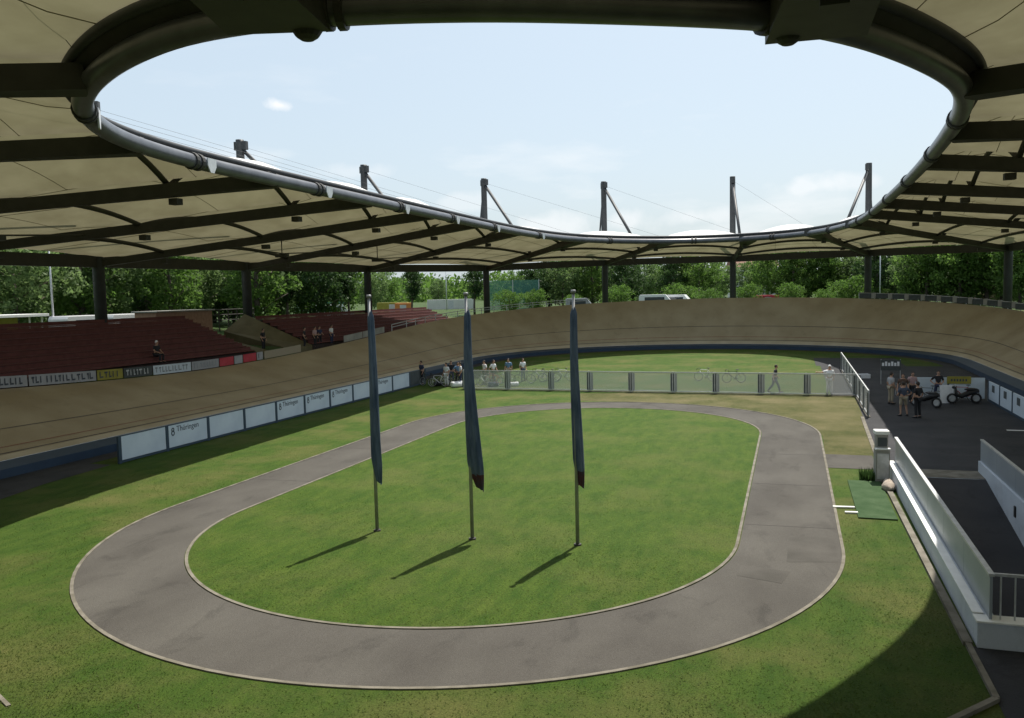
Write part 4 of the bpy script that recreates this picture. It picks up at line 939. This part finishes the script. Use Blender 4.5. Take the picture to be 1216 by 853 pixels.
for px, py, src, r_, lab in ((503, 460, bk, 1.3, 'black bicycle leaning near the dark end board'), (516, 461, bw, 1.75, 'white bicycle in front of the person in all white'), (537, 461, bk, 1.5, 'black bicycle just left of the middle flag'), (571, 461, bw, 1.2, 'white bicycle just right of the middle flag at the fence'), (583, 461, br, 1.6, 'red framed bicycle right of the middle flag')):
    p = gp(px, py); c = copy_tree(src, (p.x, p.y+0.8, 0), None, lab, grp); c.rotation_euler = (0, radians(5), r_)
# bags and boxes near the bicycles
for k, (x, y, s_, mt, lab) in enumerate(((-23.2, 56.9, 0.5, 'cloth_white', 'large white sports bag in front of the person in blue'), (-20.6, 57.5, 0.42, 'cloth_navy', 'navy sports bag behind the fence left of the middle flag'), (-19.2, 58.0, 0.36, 'cloth_white', 'small white sports bag right of the middle flag'), (-25.0, 57.6, 0.40, 'cloth_black', 'black sports bag beside the dark end board'))):
    o = empty('sports_bag', (x, y, 0), random.uniform(0, 2), lab, 'bag')
    MB().tube([(-s_, 0, s_*0.45), (-s_*0.9, 0, s_*0.45), (s_*0.9, 0, s_*0.45), (s_, 0, s_*0.45)], [s_*0.32, s_*0.45, s_*0.45, s_*0.32], 14).build('bag_body', M[mt], o, smooth=True)
    MB().tube([(-s_*0.4, 0, s_*0.85), (-s_*0.25, 0, s_*1.15), (s_*0.25, 0, s_*1.15), (s_*0.4, 0, s_*0.85)], 0.02, 6).build('strap', M['black'], o)
# things in the paddock
o = empty('sandwich_board', (8.35, 52.6, 0), 0.1, 'white folding sandwich board standing before the paddock boards', 'sign'); MB().bar((0, -0.22, 0.0), (0, -0.02, 1.0), 0.75, 0.03).build('front_panel', M['cloth_white'], o); MB().bar((0, 0.22, 0.0), (0, 0.02, 1.0), 0.75, 0.03).build('rear_panel', M['cloth_white'], o)
def make_moped(loc, rz, label):
    o = empty('moped', loc, rz, label, 'moped')
    for y in (-0.62, 0.62):
        w = empty('wheel', (0, y, 0.29)); w.parent = o
        MB().torus((0, 0, 0), 0.24, 0.055, 'x', 22, 8).build('tyre', M['black'], w, smooth=True); MB().tube([(-0.04, 0, 0), (0.04, 0, 0)], 0.17, 16).build('rim', M['galv'], w)
    MB().tube([(0, -0.75, 0.72), (0, -0.3, 0.62), (0, 0.15, 0.42), (0, 0.40, 0.50), (0, 0.48, 0.95)], [0.09, 0.16, 0.14, 0.10, 0.06], 12).build('body', M['black'], o, smooth=True)
    MB().ball((0, -0.35, 0.80), 0.2, 10, 6, (0.7, 1.9, 0.4)).build('saddle', M['black'], o, smooth=True)
    MB().tube([(-0.34, 0.36, 1.05), (0, 0.5, 1.02), (0.34, 0.36, 1.05)], 0.02, 6).build('handlebar', M['galv'], o); MB().tube([(0, 0.5, 0.98), (0, 0.62, 0.29)], 0.035, 8).build('fork', M['galv'], o)
    MB().ball((0, 0.56, 0.92), 0.09, 10, 6).build('headlight', M['glass'], o, smooth=True); return o
make_moped((7.0, 50.6, 0), 0.9, 'black pacing moped parked right of the paddock group')
make_moped((9.2, 52.4, 0), 1.7, 'black pacing moped standing under the yellow sign')
o = empty('work_table', (6.9, 55.6, 0), 0.05, 'dark table with papers behind the paddock group', 'table'); MB().box(-0.9, 0.9, -0.35, 0.35, 0.72, 0.76).build('table_top', M['dark_board'], o, bevel=0.01)
for q in (-0.82, 0.82):
    for r_ in (-0.3, 0.3): MB().tube([(q, r_, 0), (q, r_, 0.72)], 0.02, 6).build('leg', M['galv'], o)
bn = empty('paddock_banner', (6.4, 62.0, 0), 0.0, 'dark board with small white lettering standing behind the paddock', 'banner')
MB().box(-0.62, 0.62, -0.02, 0.02, 0.95, 1.65).build('cloth', M['dark_board'], bn)
for q in (-0.6, 0.6): MB().tube([(q, 0.03, 0), (q, 0.03, 1.7)], 0.025, 6).build('post', M['galv'], bn)
wl = MB(); x_ = -0.55
for q in range(6): wl.box(x_, x_+0.14, -0.028, -0.022, 1.25, 1.55 if q % 2 else 1.47); x_ += 0.19
wl.build('lettering', M['cloth_white'], bn)
o = empty('white_crate', (4.9, 66, 0), 0.3, 'flat white crate alone on the dark paddock beyond the fence', 'crate'); cbx = MB(); cbx.box(-0.5, 0.5, -0.3, 0.3, 0, 0.05); cbx.box(-0.5, 0.5, -0.3, -0.27, 0.05, 0.3); cbx.box(-0.5, 0.5, 0.27, 0.3, 0.05, 0.3); cbx.box(-0.5, -0.47, -0.27, 0.27, 0.05, 0.3); cbx.box(0.47, 0.5, -0.27, 0.27, 0.05, 0.3); cbx.build('tray', M['cloth_white'], o)
struct(MB().quad((9.3, 42.9, 0.012), (11.5, 42.9, 0.012), (11.5, 43.15, 0.012), (9.3, 43.15, 0.012)).build('road_marking', M['white_paint']))

# ------------------------------------------------------------------ trees
def tree_mesh(leaf_mat, h, rx, rz_, trunk, nclump, seed, leaf=0.30, per=34, cone=0.0):
    r = np.random.default_rng(seed); cl = []
    while len(cl) < nclump:
        p = r.uniform(-1, 1, 3)
        d = np.linalg.norm(p)
        if d > 1 or d < 0.35: continue
        if cone:
            w = 1-cone*(p[2]*0.5+0.5) if cone > 0 else 1+cone*(1-(p[2]*0.5+0.5))
            p[0] *= w; p[1] *= w
        k = 1+0.18*math.sin(5*p[0]+seed)+0.15*math.cos(6*p[1]+2*p[2]+seed)
        cl.append((p[0]*rx*k, p[1]*rx*k, trunk+rz_*(1+p[2]*0.97), 0.5+0.5*r.random()))
    V = []; 
    cs = np.array(cl)
    n = nclump*per
    cidx = np.repeat(np.arange(nclump), per)
    off = r.normal(0, 1, (n, 3)); off /= np.maximum(1e-6, np.linalg.norm(off, axis=1))[:, None]; off *= (r.random(n)**0.4)[:, None]*(0.16*rx+0.25)*cs[cidx, 3][:, None]*1.25
    c = cs[cidx, :3]+off*np.array([1, 1, 0.75])
    a = r.normal(0, 1, (n, 3)); a /= np.linalg.norm(a, axis=1)[:, None]; b_ = r.normal(0, 1, (n, 3)); b_ -= (b_*a).sum(1)[:, None]*a; b_ /= np.linalg.norm(b_, axis=1)[:, None]
    sz = leaf*r.uniform(0.6, 1.3, n)[:, None]
    v = np.stack([c-a*sz*0.5, c+b_*sz*0.32, c+a*sz*0.5, c-b_*sz*0.32], 1).reshape(-1, 3)
    me = bpy.data.meshes.new('crown'); me.vertices.add(len(v)); me.vertices.foreach_set('co', v.astype(np.float32).ravel())
    me.loops.add(4*n); me.loops.foreach_set('vertex_index', np.arange(4*n, dtype=np.int32)); me.polygons.add(n)
    me.polygons.foreach_set('loop_start', np.arange(0, 4*n, 4, dtype=np.int32)); me.polygons.foreach_set('loop_total', np.full(n, 4, dtype=np.int32))
    me.update(); me.validate(); me.materials.append(leaf_mat)
    tb = MB(); top = trunk+rz_*1.3; tb.tube([(0, 0, -0.3), (0.05, 0, trunk*0.6), (0, 0.1, trunk+rz_*0.5), (0.1, 0, top)], [0.035*h*0.8, 0.028*h*0.8, 0.018*h, 0.01*h*0.5], 8)
    for q in range(7):
        a_ = q*2.4+seed; z0_ = trunk+rz_*(0.15+0.14*q); tb.tube([(0, 0, z0_), (rx*0.4*cos(a_), rx*0.4*sin(a_), z0_+rz_*0.22), (rx*0.75*cos(a_), rx*0.75*sin(a_), z0_+rz_*0.35)], [0.011*h*0.6, 0.006*h*0.7, 0.003*h], 6)
    return me, tb
def make_tree(name, *a):
    o = empty(name); me, tb = tree_mesh(*a); c = bpy.data.objects.new('crown', me); COL.objects.link(c); c.parent = o
    tb.build('trunk', M['bark'], o, smooth=True); return o
T = {'mid': make_tree('leafy_tree', M['leaf_a'], 11, 3.9, 4.8, 0.5, 190, 3, 0.36),
     'mid2': make_tree('leafy_tree', M['leaf_a'], 12, 3.4, 5.4, 0.4, 190, 11, 0.36),
     'dark': make_tree('dark_tree', M['leaf_b'], 9, 2.9, 4.1, 0.4, 150, 5, 0.34),
     'pale': make_tree('pale_tree', M['leaf_c'], 10, 3.7, 4.4, 0.5, 180, 8, 0.36),
     'cone': make_tree('young_tree', M['leaf_b'], 5.5, 1.7, 1.9, 1.9, 80, 9, 0.22, 34, -0.75),
     'bush': make_tree('hedge_shrub', M['leaf_a'], 3.4, 2.2, 1.5, 0.1, 90, 14, 0.22)}
LBL = {'mid': 'tall leafy green tree behind the left grandstand', 'dark': 'dark dense tree', 'pale': 'pale green tree'}
used = set()
def plant(kind, px, dist, s, label, group, z=None, cat='tree'):
    p = far(px, dist); p.z = 4.0 if z is None else z
    base = T[kind]
    if kind not in used:
        used.add(kind); o = base; o['label'] = label; o['group'] = group; o['category'] = cat; o.location = p
    else: o = copy_tree(base, p, None, label, group); o['category'] = cat
    o.rotation_euler = (0, 0, random.uniform(0, 6.28)); o.scale = (s*random.uniform(0.9, 1.1), s*random.uniform(0.9, 1.1), s*random.uniform(0.95, 1.1)); return o
g1 = 'trees behind the left grandstand'; g2 = 'trees beyond the far bend'
# left: dense wall of trees, two depths
LT = []
x_ = -60; i = 0
while x_ < 385:
    k = ('mid', 'dark', 'mid2', 'pale')[i % 4]
    LT.append((k, x_, 84+10*math.sin(i*1.7)+x_*0.05, 1.0+0.12*math.sin(i*2.3))); x_ += 26+6*math.sin(i*3.1); i += 1
NM = {'mid': 'broad leafy green tree in the row behind the left grandstand', 'mid2': 'slender leafy green tree in the row behind the left grandstand', 'dark': 'dark dense tree in the row behind the left grandstand', 'pale': 'pale green tree in the row behind the left grandstand'}
for k, px, d, s in LT: plant(k, px, d, s, NM[k], g1)
x_ = -80; i = 0
while x_ < 420:
    k = ('dark', 'mid', 'mid2')[i % 3]
    plant(k, x_, 108+6*math.sin(i*2.1), 1.05, {'mid': 'tall broad green tree in the back row beyond the left grandstand', 'mid2': 'tall slender green tree in the back row beyond the left grandstand', 'dark': 'tall dark tree in the back row beyond the left grandstand'}[k], g1); x_ += 34; i += 1
for px, d, s, lab in ((340, 96, 1.15, 'small dark tree on a thin trunk, left of the left flag'), (413, 100, 1.15, 'small dark tree on a thin trunk, just left of the left flagpole top'), (489, 112, 1.1, 'small dark wedge-shaped tree between the left and middle flags'), (563, 118, 1.15, 'small dark tree just right of the middle flagpole top')):
    plant('cone', px, d, s, lab, 'young trees beyond the left grandstand')
FT = [('pale', 398, 150, 1.0), ('pale', 440, 165, 0.95), ('mid', 455, 175, 0.9), ('pale', 520, 240, 0.85), ('mid', 610, 200, 0.85), ('dark', 632, 150, 1.0), ('dark', 652, 155, 1.15), ('pale', 668, 150, 1.05), ('mid', 685, 158, 1.05), ('mid2', 703, 152, 1.0), ('pale', 722, 160, 1.1), ('dark', 738, 148, 1.05), ('dark', 750, 155, 0.95),
      ('pale', 765, 175, 1.0), ('mid', 782, 180, 0.95), ('dark', 800, 146, 1.05), ('dark', 815, 152, 1.15), ('mid', 830, 145, 1.0), ('pale', 850, 180, 1.0), ('pale', 885, 190, 0.95), ('mid', 905, 185, 0.95), ('mid', 925, 150, 0.98), ('mid2', 942, 146, 0.92), ('mid', 960, 150, 1.02), ('mid2', 980, 148, 0.95), ('pale', 1000, 152, 0.98), ('pale', 1018, 150, 0.9),
      ('dark', 1042, 140, 1.2), ('dark', 1060, 144, 1.25), ('dark', 1075, 150, 1.2), ('pale', 1085, 130, 0.98), ('mid', 1100, 126, 1.0), ('mid2', 1122, 130, 1.0), ('mid', 1140, 124, 1.08), ('dark', 1155, 130, 1.1), ('mid', 1172, 124, 1.05), ('pale', 1190, 126, 1.0), ('mid', 1212, 120, 1.0), ('mid2', 1235, 120, 1.0)]
for k, px, d, s in FT:
    zone = 'between the left flag and the right flagpole' if px < 660 else 'between the right flagpole and the roof column right of it' if px < 860 else 'right of centre beyond the far bend' if px < 1030 else 'at the far right beyond the rim'
    plant(k, px, d, s, {'mid': 'broad green tree ', 'mid2': 'slender green tree ', 'dark': 'dark dense tree ', 'pale': 'pale green tree '}[k]+zone, g2)
for q in range(16):
    px = 604+q*41+9*math.sin(q*5); plant('bush', px, 133+6*math.sin(q*1.9), 1.0+0.25*math.sin(q*2.7), 'low pale green shrub in the hedge beyond the far rim', 'hedge shrubs beyond the far rim', cat='shrub')
# distant wood on the horizon
dm = []
for q in range(150):
    px = 380+q*6.2; p = far(px, 420+60*math.sin(q*0.9)); dm.append((p.x, p.y))
r = np.random.default_rng(21); VV = []
for x, y in dm:
    c = r.normal(0, 1, (240, 3)); c /= np.linalg.norm(c, axis=1)[:, None]; c *= (r.random(240)**0.33)[:, None]; hh = r.uniform(5.0, 8.5)
    c = c*np.array([8, 8, hh])+np.array([x, y, 4+hh*0.75])
    a = r.normal(0, 1, (240, 3)); a /= np.linalg.norm(a, axis=1)[:, None]; b_ = r.normal(0, 1, (240, 3)); VV.append(np.stack([c-a*0.9, c+b_*0.55, c+a*0.9, c-b_*0.55], 1).reshape(-1, 3))
VV = np.concatenate(VV); mb = MB(); mb.v = [tuple(v) for v in VV]; mb.f = [(i, i+1, i+2, i+3) for i in range(0, len(VV), 4)]
tag(mb.build('distant_woods', M['leaf_a']), 'far belt of woodland on the horizon', None, None, 'stuff')

# ------------------------------------------------------------------ buildings, vehicles and nets behind
def net(px0, px1, dist, h, label):
    a, b_ = far(px0, dist), far(px1, dist); d = b_-a; o = empty('ball_net', (a.x, a.y, 4.0), atan2(d.y, d.x), label, 'net')
    MB().quad((0, 0, 0), (d.length, 0, 0), (d.length, 0, h), (0, 0, h), [(0, 0), (d.length, 0), (d.length, h), (0, h)]).build('netting', M['net'], o)
    n = int(d.length/6)+1
    for q in range(n+1): MB().tube([(d.length*q/n, 0, 0), (d.length*q/n, 0, h+0.1)], 0.06, 6).build('post', M['galv'], o)
net(578, 640, 140, 5.0, 'green ball net between the middle flag and dark trees')
net(350, 408, 138, 5.2, 'green ball net left of the left flagpole top')
def kiosk(px, dist, w, h, wall_mat, label, z=3.9):
    p = far(px, dist); o = empty('kiosk', (p.x, p.y, z), radians(90), label, 'kiosk')
    MB().box(-w/2, w*0.1, 0, 2.4, 0, h).build('wall', M[wall_mat], o, bevel=0.02); MB().box(-w/2-0.3, w/2+0.3, -0.6, 2.7, h+0.003, h+0.20).build('roof', M['white_paint'], o, bevel=0.02)
    for q in (0.25, 0.48): MB().tube([(w*q, -0.3, 0), (w*q, -0.3, h)], 0.06, 8).build('post', M['white_paint'], o)
    MB().box(-w*0.4, -w*0.1, -0.02, -0.003, h*0.4, h*0.8).build('window', M['glass'], o)
kiosk(12, 68, 4.5, 2.3, 'yellow', 'yellow kiosk with flat white roof above the grandstand at left', 3.6)
def van(px, dist, rz, label, paint='car_white', ln=5.2, h=2.3, z=3.55):
    p = far(px, dist); o = empty('parked_van', (p.x, p.y, z), rz, label, 'van')
    mb = MB(); prof = [(-ln/2, 0.35), (-ln/2, h*0.9), (-ln/2+0.15, h), (ln*0.18, h), (ln*0.34, h*0.62), (ln*0.48, h*0.52), (ln/2, h*0.40), (ln/2, 0.35)]; n = len(prof)
    mb.v = [(x, -0.95, z_) for x, z_ in prof]+[(x, 0.95, z_) for x, z_ in prof]; mb.f = [tuple(range(n)), tuple(range(n, 2*n))[::-1]]+[(i, i+n, (i+1) % n+n, (i+1) % n) for i in range(n)]
    mb.build('body', M[paint], o, weld=True, bevel=0.05)
    for s_ in (-1, 1): MB().box(-ln*0.35, ln*0.16, s_*0.955-0.012, s_*0.955+0.012, h*0.58, h*0.86).build('window', M['glass'], o)
    for x in (-ln*0.3, ln*0.32):
        for s_ in (-1, 1): MB().tube([(x, s_*0.98, 0.35), (x, s_*0.75, 0.35)], 0.35, 16).build('wheel', M['black'], o)
van(100, 73, radians(88), 'white parked van behind the grandstand, left of a roof column')
van(150, 75, radians(90), 'white parked van behind the grandstand, right of a roof column')
van(396, 120, radians(40), 'white parked van beyond the grandstand beneath the green net')
van(690, 128, radians(10), 'silver parked van beyond the far rim, right of the right flagpole', 'car_grey', 4.6, 2.3)
van(782, 126, radians(5), 'white parked van beyond the far rim, left of centre column', 'car_white', 5.6, 2.6)
van(806, 128, radians(-5), 'second white van beyond the far rim, nearest the dark trees', 'car_white', 5.2, 2.5)
def container(px, dist, w, h, paint, label):
    p = far(px, dist); o = empty('storage_container', (p.x, p.y, 3.4), YAW, label, 'container')
    mb = MB(); n = 24
    for q in range(n): mb.box(-w/2+w*q/n, -w/2+w*(q+0.6)/n, -0.04, 0.0, 0.1, h-0.1)
    MB().box(-w/2, w/2, 0.0, 2.4, 0, h).build('body', M[paint], o, bevel=0.02); mb.build('ribs', M[paint], o)
    MB().box(-0.5, 0.5, -0.06, -0.045, 0.15, h-0.3).build('door', M['galv'], o)
container(478, 135, 2.6, 2.3, 'orange', 'orange container beyond the far grandstand')
container(465, 140, 5.0, 2.4, 'yellow', 'yellow container beside the orange one')
container(535, 160, 9.0, 2.6, 'plaster', 'long pale container between the left and middle flags')
container(912, 140, 3.6, 2.2, 'red', 'low red container beyond the far rim right of a column')
def house(px, dist, w, dpt, h, wall, label, z=4.0):
    p = far(px, dist); o = empty('house', (p.x, p.y, z), radians(20), label, 'house')
    MB().box(-w/2, w/2, -dpt/2, dpt/2, 0, h).build('wall', M[wall], o)
    mb = MB(); e = 0.5; mb.v = [(-w/2-e, -dpt/2-e, h+0.01), (w/2+e, -dpt/2-e, h+0.01), (w/2+e, dpt/2+e, h+0.01), (-w/2-e, dpt/2+e, h+0.01), (-w/2-e, 0, h+dpt*0.45), (w/2+e, 0, h+dpt*0.45)]
    mb.f = [(0, 1, 5, 4), (2, 3, 4, 5), (0, 4, 3), (1, 2, 5), (0, 3, 2, 1)]; mb.build('roof', M['tile'], o)
    for r_ in range(int(h//2.8)):
        for q in range(int(w//3)):
            x = -w/2+1.5+q*3; f = MB().box(x-0.65, x+0.65, -dpt/2-0.04, -dpt/2-0.003, 0.9+2.8*r_, 2.3+2.8*r_).build('window', M['white_paint'], o); MB().box(x-0.55, x+0.55, -dpt/2-0.06, -dpt/2-0.045, 1.0+2.8*r_, 2.2+2.8*r_).build('pane', M['glass'], f)
house(1222, 150, 14, 10, 9, 'brick', 'brick house partly seen behind trees at the far right edge')
house(893, 260, 12, 9, 9, 'plaster', 'pale house seen between trees right of the column')
# slim lamp posts
for px, dist, h, lab in ((61, 72, 8.5, 'slim pale lamp post among the trees at far left'), (1045, 118, 7.5, 'slim pale lamp post beside the far right column'), (530, 150, 8.0, 'slim lamp post between left and middle flags')):
    p = far(px, dist); o = empty('lamp_post', (p.x, p.y, 3.8), 0.3, lab, 'lamp post')
    MB().tube([(0, 0, 0), (0, 0, h)], [0.09, 0.06], 8).build('pole', M['galv'], o, smooth=True); MB().bar((0, 0, h), (0.9, 0, h+0.1), 0.12, 0.08).build('lamp_head', M['galv'], o)
